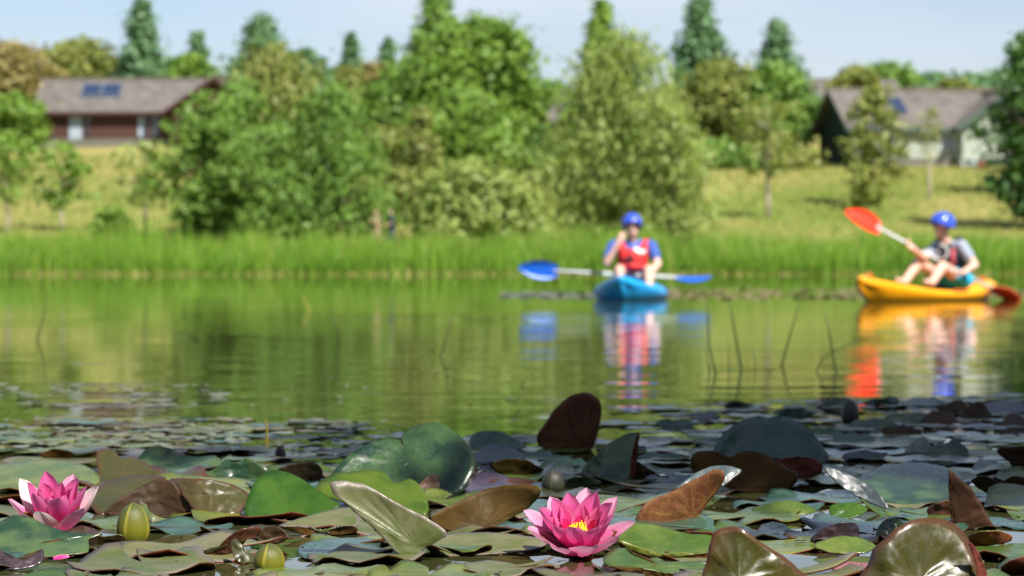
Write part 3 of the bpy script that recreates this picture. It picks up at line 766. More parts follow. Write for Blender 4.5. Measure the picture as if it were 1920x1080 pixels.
# grey-blue marker post on the shaded grass
po = cab_at(990, 116)
ps = empty('marker_post', po); tag(ps, 'slim grey-blue post on the grass beside the round willow bush', 'post')
MB().box((-0.05, -0.05, -0.2), (0.05, 0.05, 1.35)).build('post', M['alu'], ps)
MB().box((-0.14, -0.075, 0.95), (0.14, -0.052, 1.3)).build('sign_plate', simple('blue_grey_plate', (0.2, 0.32, 0.42), 0.5), ps)

# ------------------------------------------------------------------ people and boats
PM = {
 'skin':   simple('skin', (0.62, 0.38, 0.29), 0.5, 0.08, 20, 0.35),
 'skin2':  simple('tanned_skin', (0.55, 0.32, 0.23), 0.5, 0.08, 20, 0.35),
 'helmet': simple('blue_helmet', (0.03, 0.075, 0.52), 0.25, 0.06, 6, 0.5, coat=0.5),
 'red':    simple('red_vest', (0.58, 0.03, 0.03), 0.6, 0.15, 12, 0.3, bump=0.004),
 'navy':   simple('navy_cloth', (0.02, 0.03, 0.13), 0.8, 0.15, 15, 0.2),
 'blue':   simple('blue_sleeve', (0.05, 0.10, 0.36), 0.75, 0.15, 15, 0.2),
 'black':  simple('black_vest', (0.018, 0.02, 0.03), 0.6, 0.2, 12, 0.3, bump=0.004),
 'grey':   simple('pale_grey_shirt', (0.28, 0.32, 0.40), 0.8, 0.15, 15, 0.2),
 'turq':   simple('turquoise_shorts', (0.02, 0.36, 0.55), 0.7, 0.15, 12, 0.2),
 'white':  simple('white_mark', (0.75, 0.75, 0.75), 0.6, 0.04, 12, 0.3),
 'pinkred':simple('red_panel', (0.45, 0.06, 0.08), 0.6, 0.1, 12, 0.3),
 'dark':   simple('dark_plastic', (0.02, 0.02, 0.022), 0.4, 0.1, 12, 0.4),
 'eye':    simple('dark_eye', (0.02, 0.015, 0.012), 0.2),
 'lip':    simple('lips', (0.42, 0.15, 0.13), 0.5),
 'hair':   simple('brown_hair', (0.06, 0.035, 0.02), 0.7, 0.3, 40),
 'beige':  simple('beige_cloth', (0.60, 0.44, 0.30), 0.8, 0.1, 12, 0.2),
 'khaki':  simple('khaki_cloth', (0.42, 0.36, 0.20), 0.8, 0.1, 12, 0.2),
 'kblue':  simple('kayak_blue', (0.015, 0.34, 0.76), 0.3, 0.12, 4, 0.5),
 'kyellow':simple('kayak_yellow', (0.88, 0.36, 0.004), 0.35, 0.10, 4, 0.5),
 'shaft':  simple('white_shaft', (0.62, 0.64, 0.66), 0.4, 0.04, 12, 0.4),
 'bblue':  simple('paddle_blue', (0.01, 0.10, 0.52), 0.3, 0.08, 10, 0.5),
 'bred':   simple('paddle_red', (0.75, 0.035, 0.008), 0.3, 0.08, 10, 0.5),
}

def seg(a, b, ra, rb):
    a, b = Vector(a), Vector(b)
    n = max(2, int((b - a).length / (0.45 * min(ra, rb))) + 1)
    return [(a.lerp(b, i / n), (ra + (rb - ra) * i / n,) * 3) for i in range(n + 1)]

def chain(pts, rads):
    out = []
    for i in range(len(pts) - 1): out += seg(pts[i], pts[i + 1], rads[i], rads[i + 1])
    return out

WORK = bpy.data.scenes.new('workbench')
_bm = bmesh.new(); bmesh.ops.create_icosphere(_bm, subdivisions=2, radius=1.0); _bm.verts.index_update()
BALL_V = np.array([v.co[:] for v in _bm.verts]); BALL_F = np.array([[v.index for v in f.verts] for f in _bm.faces]); _bm.free()
def blob(name, balls, mat, parent, voxel=0.012, rot=None, its=3):
    """many overlapping balls fused into one continuous surface"""
    vs = []; fs = []; nb = len(BALL_V)
    for k, b in enumerate(balls):
        v = BALL_V * np.array(b[1])
        if rot is not None and len(b) > 2: v = v @ np.array(rot.to_3x3()).T
        vs.append(v + np.array(b[0])); fs.append(BALL_F + k * nb)
    vs = np.vstack(vs).astype(np.float32); fs = np.vstack(fs).astype(np.int32)
    me = bpy.data.meshes.new(name)
    me.vertices.add(len(vs)); me.loops.add(fs.size); me.polygons.add(len(fs))
    me.vertices.foreach_set('co', vs.ravel()); me.loops.foreach_set('vertex_index', fs.ravel())
    me.polygons.foreach_set('loop_start', np.arange(len(fs), dtype=np.int32) * 3)
    me.update(calc_edges=True)
    tmp = bpy.data.objects.new('tmp', me); WORK.collection.objects.link(tmp)
    md = tmp.modifiers.new('r', 'REMESH'); md.mode = 'VOXEL'; md.voxel_size = voxel; md.use_smooth_shade = True
    sm = tmp.modifiers.new('s', 'SMOOTH'); sm.factor = 0.5; sm.iterations = its
    with bpy.context.temp_override(scene=WORK, view_layer=WORK.view_layers[0]):
        dg = bpy.context.evaluated_depsgraph_get()
    dg.update()
    me2 = bpy.data.meshes.new_from_object(tmp.evaluated_get(dg))
    bpy.data.objects.remove(tmp, do_unlink=True)
    me2.name = name
    me2.materials.clear(); me2.materials.append(mat)
    o = link(name, me2, parent)
    if parent is not None:
        o.location = -Vector(parent.location)
    return o

def hand(wrist, d, n, side, curl=0.9):
    """palm and five fingers; d forward, n palm normal (fingers curl towards it), side +1/-1 for the thumb side"""
    d = Vector(d).normalized(); n = Vector(n); n = (n - d * n.dot(d)).normalized()
    s = d.cross(n).normalized() * side
    w = Vector(wrist)
    out = []
    for k in (-1, 0, 1):
        out += seg(w + s * 0.008 * k, w + d * 0.085 + s * 0.024 * k, 0.020, 0.018)
    for k, (off, L) in enumerate(((0.033, 0.070), (0.011, 0.080), (-0.011, 0.075), (-0.032, 0.058))):
        p = w + d * 0.09 + s * off
        dd = d.copy(); pts = [p]
        for j, f in enumerate((0.45, 0.32, 0.25)):
            ang = curl * (0.55 + 0.25 * j)
            dd = (dd * math.cos(ang) + n * math.sin(ang)).normalized() if j == 0 else (dd * math.cos(ang) + (n - d * 0.6) * math.sin(ang)).normalized()
            p = p + dd * L * f; pts.append(p)
        out += chain(pts, [0.0098, 0.0092, 0.0085, 0.0078])
    p0 = w + d * 0.03 + s * 0.03
    p1 = p0 + (s * 0.6 + d * 0.6 + n * 0.4).normalized() * 0.035
    p2 = p1 + (d * 0.7 + n * 0.7).normalized() * 0.03
    out += chain([p0, p1, p2], [0.013, 0.0115, 0.009])
    return out

def head_parts(c, yaw, parent, skin_balls, rot, sc=1.0):
    """adds skull, jaw, nose, ears to the skin; returns eyes and mouth as parts. Local -y is the face."""
    c = Vector(c)
    def w(x, y, z): return c + rot.to_3x3() @ Vector((x * sc, y * sc, z * sc))
    skin_balls += [(w(0, 0.012, 0.03), (0.076 * sc, 0.094 * sc, 0.088 * sc), 1), (w(0, -0.022, -0.045), (0.058 * sc, 0.066 * sc, 0.066 * sc), 1),
                   (w(0, -0.05, -0.085), (0.03 * sc, 0.026 * sc, 0.022 * sc), 1), (w(0, -0.096, -0.012), (0.014 * sc, 0.018 * sc, 0.022 * sc), 1), (w(0, -0.088, 0.012), (0.012 * sc, 0.013 * sc, 0.022 * sc), 1),
                   (w(0.078, 0.01, -0.01), (0.010 * sc, 0.018 * sc, 0.03 * sc), 1), (w(-0.078, 0.01, -0.01), (0.010 * sc, 0.018 * sc, 0.03 * sc), 1)]
    def face():
        for sx in (-1, 1):
            bm = bmesh.new(); bmesh.ops.create_icosphere(bm, subdivisions=1, radius=0.011 * sc, matrix=Matrix.Translation(w(sx * 0.032, -0.078, 0.008)))
            me = bpy.data.meshes.new('eye'); bm.to_mesh(me); bm.free(); me.materials.append(PM['eye'])
            link('eye', me, parent).location = -Vector(parent.location)
        bm = bmesh.new(); bmesh.ops.create_icosphere(bm, subdivisions=1, radius=1, matrix=Matrix.Translation(w(0, -0.083, -0.05)) @ rot @ Matrix.Diagonal((0.024 * sc, 0.008 * sc, 0.007 * sc, 1)))
        me = bpy.data.meshes.new('mouth'); bm.to_mesh(me); bm.free(); me.materials.append(PM['lip'])
        link('mouth', me, parent).location = -Vector(parent.location)
    return face

def helmet(c, rot, parent, sc=1.0):
    nu, nv = 28, 10
    vs = []; fs = []
    c = Vector(c); r3 = rot.to_3x3()
    for shell, k in ((0, 1.0), (1, 0.9)):
        for j in range(nv + 1):
            for i in range(nu):
                a = 2 * math.pi * i / nu
                front = max(0, -math.sin(a)); side = abs(math.cos(a)) ** 3
                end = R(97) - R(16) * front + R(12) * side + R(14) * max(0, math.sin(a))
                th = end * j / nv
                rib = 1 + 0.02 * (math.cos(a * 6) > 0.4) * math.sin(th)
                flare = 1 + (0.07 * (j == nv)) * (1 - shell)
                x, y, z = 0.108 * math.sin(th) * math.cos(a), 0.128 * math.sin(th) * math.sin(a), 0.118 * math.cos(th)
                vs.append(c + r3 @ (Vector((x, y, z)) * k * rib * flare * sc))
    N = (nv + 1) * nu
    for s in (0, 1):
        for j in range(nv):
            for i in range(nu):
                q = (s*N + j*nu + i, s*N + j*nu + (i+1) % nu, s*N + (j+1)*nu + (i+1) % nu, s*N + (j+1)*nu + i)
                fs.append(tuple(reversed(q)) if s == 0 else q)
    for i in range(nu):
        a, b = nv*nu + i, nv*nu + (i+1) % nu
        fs.append((a, N + a, N + b, b))
    o = link('helmet', make_mesh('helmet', vs, fs, PM['helmet']), parent, -Vector(parent.location))
    st = MB()
    for sx in (-1, 1):
        st.tube([c + r3 @ Vector((sx * 0.092 * sc, 0.0, -0.03 * sc)), c + r3 @ Vector((sx * 0.07 * sc, -0.03 * sc, -0.11 * sc)), c + r3 @ Vector((0, -0.055 * sc, -0.155 * sc))], 0.007 * sc, 5)
    st.build('chin_strap', PM['dark'], o)
    return o

def decal(name, polys, target, mat, off=0.006):
    """thin patch lying on the surface of target, cut from a grid of photo-pixel polygons (lists of quads)"""
    me = target.data
    mw = Matrix.Translation(target.location + (target.parent.location if target.parent else Vector()))
    bv = BVHTree.FromPolygons([mw @ v.co for v in me.vertices], [p.vertices[:] for p in me.polygons])
    o0 = Vector((0, 0, H)); vs = []; fs = []
    for q in polys:
        hit = []
        for (px, py) in q:
            d = P(px, py, 1.0) - o0
            loc, nrm, _, _ = bv.ray_cast(o0, d.normalized())
            if loc is None: break
            hit.append(loc + nrm * off)
        if len(hit) == len(q):
            n = len(vs); vs += hit; fs.append(tuple(range(n, n + len(q))))
    if not fs: return None
    o = link(name, make_mesh(name, vs, fs, mat), target)
    o.location = -mw.translation
    return o

def ring_quads(cx, cy, r0, r1, a0=0, a1=360, n=24, sx=1.0):
    out = []
    for i in range(n):
        t0, t1 = R(a0 + (a1 - a0) * i / n), R(a0 + (a1 - a0) * (i + 1) / n)
        out.append([(cx + sx * r0 * math.cos(t0), cy + r0 * math.sin(t0)), (cx + sx * r1 * math.cos(t0), cy + r1 * math.sin(t0)),
                    (cx + sx * r1 * math.cos(t1), cy + r1 * math.sin(t1)), (cx + sx * r0 * math.cos(t1), cy + r0 * math.sin(t1))])
    return out

def kayak(name, label, mat, loc, yaw, L=2.75, B=0.78, trim=PM['dark']):
    root = empty(name, loc, (0, 0, yaw))
    tag(root, label, 'kayak', 'kayaks on the lake')
    S = 40
    secs = []
    for i in range(S + 1):
        s = -1 + 2 * i / S
        a = abs(s)
        b = (B / 2) * max(0.0, 1 - a ** 2.3) ** 0.8 + 0.02
        zs = 0.105 + (0.16 * max(0, s) ** 2.0 + 0.10 * max(0, -s) ** 2.0)
        zk = -0.09 + 0.03 * a ** 3 + 0.19 * (max(0, a - 0.74) / 0.26) ** 1.7
        well = sstep(-0.62, -0.5, s) * sstep(0.62, 0.5, s) * (1 - 0.55 * sstep(0.02, 0.12, s) * sstep(0.28, 0.18, s))
        v = a ** 3
        prof = [(0, zk), (0.45 * b * (1 - 0.6 * v), zk + 0.02 + 0.05 * v), (0.86 * b * (1 - 0.35 * v), zk + 0.055 + 0.08 * v), (0.985 * b, zs - 0.075), (1.02 * b, zs - 0.05), (1.02 * b, zs - 0.012), (0.95 * b, zs + 0.008),
                (0.80 * b, zs + 0.006), (0.68 * b, zs - 0.10 * well), (0.40 * b, zs + 0.02 * (1 - well) - 0.13 * well), (0, zs + 0.03 * (1 - well) - 0.13 * well)]
        ring = [(x, z) for x, z in prof] + [(-x, z) for x, z in reversed(prof[1:-1])]
        secs.append([(s * L / 2, x, z) for x, z in ring])
    n = len(secs[0])
    vs = [p for sec in secs for p in sec]
    fs = [(i*n + k, i*n + (k+1) % n, (i+1)*n + (k+1) % n, (i+1)*n + k) for i in range(S) for k in range(n)]
    fs += [tuple(reversed(range(n))), tuple(range(S*n, S*n + n))]
    me = make_mesh('hull', vs, [tuple(reversed(f)) for f in fs], mat)
    hull = link('hull', me, root)
    md = hull.modifiers.new('sub', 'SUBSURF'); md.levels = 1; md.render_levels = 1
    # fittings
    for s in (0.86, -0.86):
        x = s * L / 2
        z = 0.105 + (0.16 * max(0, s) ** 2.0 + 0.10 * max(0, -s) ** 2.0) + 0.03
        mb = MB(); mb.tube([(x - 0.06, 0, z), (x - 0.05, 0, z + 0.04), (x + 0.05, 0, z + 0.04), (x + 0.06, 0, z)], 0.012, 6)
        mb.build('toggle_handle', trim, root, True)
    for sy in (-1, 1):
        mb = MB(); mb.tube([(-0.16, sy * (B / 2 + 0.012), 0.12), (-0.15, sy * (B / 2 + 0.03), 0.115), (0.15, sy * (B / 2 + 0.03), 0.115), (0.16, sy * (B / 2 + 0.012), 0.12)], 0.011, 6)
        mb.build('side_handle', trim, root, True)
        mb = MB(); mb.tube([(0.55, sy * 0.12, 0.13), (0.56, sy * 0.12, 0.155)], 0.03, 10); mb.build('scupper_plug', trim, root)
    # moulded seat back
    mb = MB(); mb.prism([(-0.36, -0.2, 0.10), (-0.43, -0.2, 0.34), (-0.40, -0.2, 0.35), (-0.31, -0.2, 0.10)], (0, 0.4, 0))
    mb.build('backrest', PM['dark'], root)
    return root

def paddle(name, label, pa, pb, blade, feather_a, feather_b, up_a, shaft_r=0.017, bl=0.46, bw=0.20):
    """double paddle: pa, pb blade ends nearest the shaft; blades continue outwards"""
    pa, pb = Vector(pa), Vector(pb)
    mid = (pa + pb) / 2
    root = empty(name, mid); tag(root, label, 'paddle', 'paddles of the kayakers')
    d = (pb - pa).normalized()
    MB().tube([pa - mid - d * 0.06, pb - mid + d * 0.06], shaft_r, 10).build('shaft', PM['shaft'], root, True)
    L = (pb - pa).length
    for t in (0.33, 0.62):
        c = pa.lerp(pb, t) - mid
        MB().tube([c - d * 0.07, c + d * 0.07], shaft_r * 1.18, 10).build('grip', PM['dark'], root, True)
    for end, sg, fe in ((pa, -1, feather_a), (pb, 1, feather_b)):
        ax = d * sg
        up = Vector(up_a); up = (up - ax * up.dot(ax)).normalized()
        side = ax.cross(up)
        w = (up * math.cos(fe) + side * math.sin(fe)).normalized()
        nrm = ax.cross(w)
        vs = []; fs = []; nu, nv = 8, 12
        for th in (0.0, 1.0):
            for j in range(nv + 1):
                t = j / nv
                hw = bw / 2 * (math.sin(math.pi * min(1, (t * 0.86 + 0.14))) ** 0.62 if t < 1 else 0.05)
                hw = max(hw, 0.02 if t < 0.5 else 0.03)
                for i in range(nu + 1):
                    u = -1 + 2 * i / nu
                    p = ax * (t * bl) + w * (hw * u + (0.012 * t)) + nrm * (0.035 * t * t - 0.03 * u * u * math.sin(math.pi * t) + (0.012 * math.exp(-(u * 5) ** 2) * (1 - t) + 0.005) * (1 if th else -1))
                    vs.append(end - mid + p)
        N = (nu + 1) * (nv + 1)
        for s in (0, 1):
            for j in range(nv):
                for i in range(nu):
                    q = (s*N + j*(nu+1) + i, s*N + j*(nu+1) + i + 1, s*N + (j+1)*(nu+1) + i + 1, s*N + (j+1)*(nu+1) + i)
                    fs.append(q if s else tuple(reversed(q)))
        bd = [j*(nu+1) for j in range(nv + 1)] + [nv*(nu+1) + i for i in range(1, nu + 1)] + [j*(nu+1) + nu for j in range(nv - 1, -1, -1)] + [i for i in range(nu - 1, 0, -1)]
        for k in range(len(bd)):
            a, b = bd[k], bd[(k + 1) % len(bd)]
            fs.append((a, b, N + b, N + a))
        link('blade', make_mesh('blade', vs, fs, blade), root)
    return root

# --- kayaker in the blue kayak
YA = 31.2
k1 = kayak('kayak', 'bright blue sit-on-top kayak pointing at the viewer', PM['kblue'], ((1183 - 960) / F * YA, YA - 0.05, 0.0), R(-90 + -7), B=0.80)
I4 = Matrix.Identity(4)
def A(px, py, dy=0.0): return P(px, py, YA + dy)
p1 = empty('person', A(1186, 548)); tag(p1, 'kayaker in blue helmet and red life vest, one hand raised to the face', 'person', 'kayakers')
sk = []
sk += [(A(1186, 524, .12), (.17, .14, .11)), (A(1186, 507, .12), (.155, .12, .12)), (A(1186, 480, .10), (.165, .12, .15))]
sk += seg(A(1152, 461, .1), A(1218, 461, .1), .062, .062)
sk += seg(A(1186, 460, .09), A(1186, 441, .06), .06, .052)
hd = A(1185, 428, .03); rotA = Matrix.Rotation(R(3), 4, 'Z')
face1 = head_parts(hd, 0, p1, sk, rotA, 1.02)
sk += chain([A(1149, 461, .08), A(1138, 493, -.10), A(1160, 455, -.16)], [.056, .045, .031])
sk += hand(A(1160, 455, -.16), (0.35, 0.12, 1.0), (0.7, 0.7, 0.1), -1, 0.7)
sk += chain([A(1222, 461, .08), A(1233, 495, -.05), A(1218, 515, -.27)], [.056, .046, .033])
sk += hand(A(1218, 515, -.27), (-1.0, -0.35, -0.05), (0, 0.2, -1), 1, 1.3)
for sx, px in ((-1, 1170), (1, 1202)):
    hip = A(px, 526, .08); kn = Vector((hip.x + sx * .07, YA - .36, .34)); an = Vector((hip.x + sx * .05, YA - .72, .11))
    sk += chain([hip, kn, an], [.085, .06, .042]) + seg(an, an + Vector((0, -.12, .05)), .04, .03)
blob('body', sk, PM['skin'], p1, 0.009, rotA)
face1()
helmet(hd + Vector((0, .01, .052)), rotA, p1, 1.1)
sh = chain([A(1150, 461, .08), A(1141, 482, -.02)], [.072, .066]) + chain([A(1221, 461, .08), A(1229, 482, .0)], [.072, .066])
sh += [(A(1186, 470, .10), (.17, .13, .12))] + seg(A(1152, 460, .1), A(1218, 460, .1), .072, .072)
blob('shirt', sh, PM['blue'], p1, 0.012)
st = [(A(1186, 525, .12), (.19, .155, .12)), (A(1186, 512, .11), (.18, .14, .09))]
for sx, px in ((-1, 1170), (1, 1202)):
    hip = A(px, 526, .08); kn = Vector((hip.x + sx * .07, YA - .36, .34))
    st += seg(hip, hip.lerp(kn, .7), .098, .08)
blob('shorts', st, PM['navy'], p1, 0.012)
ve = [(A(1186, 484, .09), (.20, .165, .165)), (A(1186, 499, .09), (.20, .165, .10))] + seg(A(1168, 470, .06), A(1160, 456, .1), .085, .06) + seg(A(1204, 470, .06), A(1211, 456, .1), .085, .06)
v1 = blob('life_vest', ve, PM['red'], p1, 0.012)
decal('waist_strap', [[(x, 503), (x + 3, 503), (x + 3, 508), (x, 508)] for x in range(1152, 1220, 3)], v1, PM['pinkred'], .008)
decal('buckle', [[(1172, 484), (1188, 480), (1188, 488), (1172, 492)]], v1, PM['dark'], .014)
decal('zip', [[(1179, y), (1181, y), (1181, y + 3), (1179, y + 3)] for y in range(455, 500, 3)], v1, PM['dark'], .008)
decal('chest_arc', ring_quads(1203, 458, 11, 17, 60, 260, 18), v1, PM['white'], .009)  # white arc on the upper chest
paddle('paddle', 'blue bladed paddle with white shaft held across the blue kayak', A(1046, 508, -.42), A(1264, 520, -.18), PM['bblue'], R(-8), R(-78), (0, 0, 1), bl=0.45, bw=0.22)

# --- kayaker in the yellow kayak
YB = 29.9
fw = Vector((-.6, -.8, 0)); yawB = math.atan2(-.8, -.6)
k2 = kayak('kayak', 'yellow sit-on-top kayak with raised bow turned across the lake', PM['kyellow'], ((1740 - 960) / F * YB, YB, 0.0), yawB, L=3.1, B=0.78, trim=simple('orange_fitting', (0.6, 0.12, 0.01), 0.5))
def Bp(px, py, Y): return P(px, py, Y)
rotB = Matrix.Rotation(math.atan2(fw.x, -fw.y), 4, 'Z')
rotB = Matrix.Rotation(-math.atan2(.6, .8), 4, 'Z')
rotH = Matrix.Rotation(R(-68), 4, 'Z')
p2 = empty('person', Bp(1797, 548, 30.1)); tag(p2, 'kayaker in blue helmet and black life vest, knees bent, paddling', 'person', 'kayakers')
lf = Vector((.8, -.6, 0))
ch = Bp(1779, 478, 30.0)
sk = [(Bp(1797, 525, 30.1), (.165, .13, .115), 1), (Bp(1790, 504, 30.05), (.15, .115, .12), 1), (ch, (.17, .125, .15), 1)]
sL, sR = Bp(1803, 461, 29.87), Bp(1756, 461, 30.1)
sk += seg(sL, sR, .06, .06) + seg(Bp(1776, 462, 29.98), Bp(1770, 442, 29.94), .062, .054)
hd = Bp(1767, 428, 29.9)
face2 = head_parts(hd, 0, p2, sk, rotH, 1.02)
sk += chain([sL, Bp(1828, 497, 29.78), Bp(1804, 512, 29.56)], [.056, .045, .032]) + hand(Bp(1804, 512, 29.56), (-1, -.1, .22), (0, -.3, -1), 1, 1.4)
sk += chain([sR, Bp(1733, 484, 29.9), Bp(1711, 466, 29.68)], [.055, .044, .032]) + hand(Bp(1711, 466, 29.68), (-.8, -.2, .7), (0.3, -.6, .5), -1, 1.4)
hl, kl, al = Bp(1803, 525, 30.0), Bp(1767, 499, 29.62), Bp(1747, 530, 29.42)
hr, kr, ar = Bp(1786, 526, 30.15), Bp(1722, 492, 29.95), Bp(1696, 529, 29.72)
sk += chain([hl, kl, al], [.085, .062, .045]) + seg(al, al + fw * .14 + Vector((0, 0, .01)), .04, .03)
sk += chain([hr, kr, ar], [.085, .062, .045]) + seg(ar, ar + fw * .16 + Vector((0, 0, .02)), .04, .03)
blob('body', sk, PM['skin'], p2, 0.009, rotB)
face2()
helmet(hd + Vector((.004, 0, .052)), rotH, p2, 1.14)
sh = seg(sL, sL.lerp(Bp(1828, 497, 29.78), .55), .072, .066) + seg(sR, sR.lerp(Bp(1733, 484, 29.9), .6), .07, .062) + [(ch + Vector((0, 0, .04)), (.165, .12, .10), 1)] + seg(sL, sR, .064, .064)
blob('shirt', sh, PM['grey'], p2, 0.012, rotB)
st = [(Bp(1797, 525, 30.1), (.185, .145, .12), 1)] + seg(hl, hl.lerp(kl, .35), .1, .09) + seg(hr, hr.lerp(kr, .35), .1, .09)
blob('shorts', st, PM['turq'], p2, 0.012, rotB)
ve = [(ch + Vector((0.01, 0, -.03)), (.185, .16, .16), 1), (ch + Vector((0, 0, .05)), (.15, .15, .11), 1), (Bp(1788, 499, 30.03), (.18, .155, .09), 1)] + seg(ch + lf * .1 + Vector((0, 0, .1)), ch + lf * .12 + Vector((0.01, .03, .17)), .06, .05) + seg(ch - lf * .1 + Vector((0, 0, .1)), ch - lf * .12 + Vector((0.01, .03, .17)), .06, .05)
v2 = blob('life_vest', ve, PM['black'], p2, 0.012, rotB)
decal('round_print', ring_quads(1765, 472, 11.5, 13.8, 0, 360, 28), v2, PM['white'], .008)
decal('round_print', ring_quads(1763, 474, 3, 6, 80, 300, 14), v2, PM['white'], .008)
decal('side_panel', [[(x, y), (x + 3, y), (x + 3, y + 3), (x, y + 3)] for x in range(1784, 1790, 3) for y in range(466, 496, 3)], v2, PM['pinkred'], .007)
pd = paddle('paddle', 'red bladed paddle with white shaft raised across the yellow kayak', Bp(1650, 429, 29.66), Bp(1858, 540, 30.2), PM['bred'], R(20), R(70), (0, 0, 1), bl=0.46, bw=0.24)
# white round patch on the raised blade
bl = [c for c in pd.children if c.name.startswith('blade')][0]
decal('blade_patch', ring_quads(1605, 396, 0.2, 8.5, 0, 360, 20), bl, PM['white'], .004)

# --- two walkers on the far bank
def walker(px, Y, ht, label, face_yaw, top, legs, hair, armpose, skin):
    X = (px - 960) / F * Y; z = ground_z(X, Y) - 0.01
    o = empty('person', (X, Y, z)); tag(o, label, 'person', 'walkers on the far bank')
    k = ht / 1.75
    rot = Matrix.Rotation(face_yaw, 4, 'Z'); r3 = rot.to_3x3()
    def w(x, y, zz): return Vector((X, Y, z)) + r3 @ Vector((x * k, y * k, zz * k))
    sk = [(w(0, 0, 0.95), (.15 * k, .11 * k, .11 * k), 1), (w(0, 0, 1.12), (.135 * k, .1 * k, .13 * k), 1), (w(0, 0, 1.3), (.16 * k, .11 * k, .15 * k), 1)]
    sk += seg(w(-.17, 0, 1.42), w(.17, 0, 1.42), .055 * k, .055 * k) + seg(w(0, 0, 1.42), w(0, -.02, 1.55), .055 * k, .05 * k)
    fc = head_parts(w(0, -.02, 1.63), 0, o, sk, rot, k)
    legp = []
    for sx, st_ in ((-1, -.16), (1, .14)):
        hip, kn, an = w(sx * .09, 0, .92), w(sx * .1, st_ * .5 - .05, .5), w(sx * .1, st_, .08)
        sk += chain([hip, kn, an], [.085 * k, .06 * k, .042 * k]) + seg(w(sx * .1, st_, .04), w(sx * .1, st_ - .16, .03), .035 * k, .03 * k)
        legp += chain([hip, kn, an], [.1 * k, .075 * k, .058 * k])
    slv = []
    for sx in (-1, 1):
        e, wr = armpose[sx]
        s_, el, wrp = w(sx * .18, 0, 1.41), w(*e), w(*wr)
        sk += chain([s_, el, wrp], [.05 * k, .042 * k, .03 * k]) + hand(wrp, wrp - el, r3 @ Vector((-sx, -.3, 0)), sx, .5)
        slv += seg(s_, s_.lerp(el, .8), .06 * k, .055 * k)
    blob('body', sk, skin, o, 0.012, rot)
    fc()
    blob('trousers', legp + [(w(0, 0, .95), (.165 * k, .125 * k, .12 * k), 1)], legs, o, 0.016, rot)
    blob('top', slv + [(w(0, 0, 1.1), (.155 * k, .12 * k, .15 * k), 1), (w(0, 0, 1.3), (.175 * k, .125 * k, .155 * k), 1)] + seg(w(-.16, 0, 1.42), w(.16, 0, 1.42), .06 * k, .06 * k), top, o, 0.016, rot)
    blob('hair', [(w(0, .02, 1.69), (.083 * k, .098 * k, .075 * k), 1), (w(0, .06, 1.62), (.07 * k, .06 * k, .09 * k), 1)], hair, o, 0.014, rot)
    return o
walker(706, 114.6, 1.68, 'walker in beige clothes on the far bank beside the willow thicket', R(-40), PM['beige'], PM['beige'], PM['hair'],
       {-1: ((-.28, -.1, 1.15), (-.3, -.3, 1.1)), 1: ((.24, .02, 1.12), (.22, -.12, .9))}, PM['skin2'])
walker(734, 115.0, 1.70, 'walker in navy top on the far bank facing the one in beige', R(-75), PM['navy'], PM['navy'], PM['hair'],
       {-1: ((-.22, -.05, 1.12), (-.2, -.28, 1.1)), 1: ((.23, -.03, 1.12), (.2, -.25, 1.02))}, PM['skin'])

bpy.data.scenes.remove(WORK)

# ------------------------------------------------------------------ lily leaves
def shell(name, V, Fc, uv, front, back, th=0.0016):
    """leaf skin: upper side, under side and a rim, as one thin solid"""
    V = np.asarray(V, float); nv = len(V)
    N = np.zeros_like(V)
    q = np.array([(f[0], f[1], f[2], f[3] if len(f) == 4 else f[2]) for f in Fc])
    p = V[q]
    nn = np.cross(p[:, 1] - p[:, 0], p[:, 2] - p[:, 0]) + np.cross(p[:, 2] - p[:, 0], p[:, 3] - p[:, 0])
    for i in range(4): np.add.at(N, q[:, i], nn)
    N /= np.linalg.norm(N, axis=1, keepdims=True) + 1e-12
    B = V - N * th
    edges = {}
    for f in Fc:
        for i in range(len(f)):
            a, b = f[i], f[(i + 1) % len(f)]
            edges[(a, b)] = 1
    rim = [(a, b) for (a, b) in edges if (b, a) not in edges]
    faces = [tuple(f) for f in Fc] + [tuple(i + nv for i in reversed(f)) for f in Fc] + [(b, a, a + nv, b + nv) for a, b in rim]
    mi = [0] * len(Fc) + [1] * len(Fc) + [1] * len(rim)
    return make_mesh(name, np.vstack([V, B]), faces, [front, back], mi, True, np.vstack([uv, uv]))

def smooth_loop(pts, n=56):
    pts = [Vector((p[0], p[1], 0)) for p in pts]
    m = len(pts); out = []
    per = [max(1, round(n * (pts[(i+1) % m] - pts[i]).length / sum((pts[(k+1) % m] - pts[k]).length for k in range(m)))) for i in range(m)]
    for i in range(m):
        p0, p1, p2, p3 = pts[i-1], pts[i], pts[(i+1) % m], pts[(i+2) % m]
        for k in range(per[i]):
            t = k / per[i]
            q = 0.5 * ((2*p1) + (p2 - p0) * t + (2*p0 - 5*p1 + 4*p2 - p3) * t*t + (3*p1 - p0 - 3*p2 + p3) * t*t*t)
            j1 = noise.noise((q.x * .11, q.y * .11, 2.0)); j2 = noise.noise((q.x * .11, q.y * .11, 9.0))
            out.append((q.x + 1.8 * j1, q.y + 1.5 * j2))
    return out

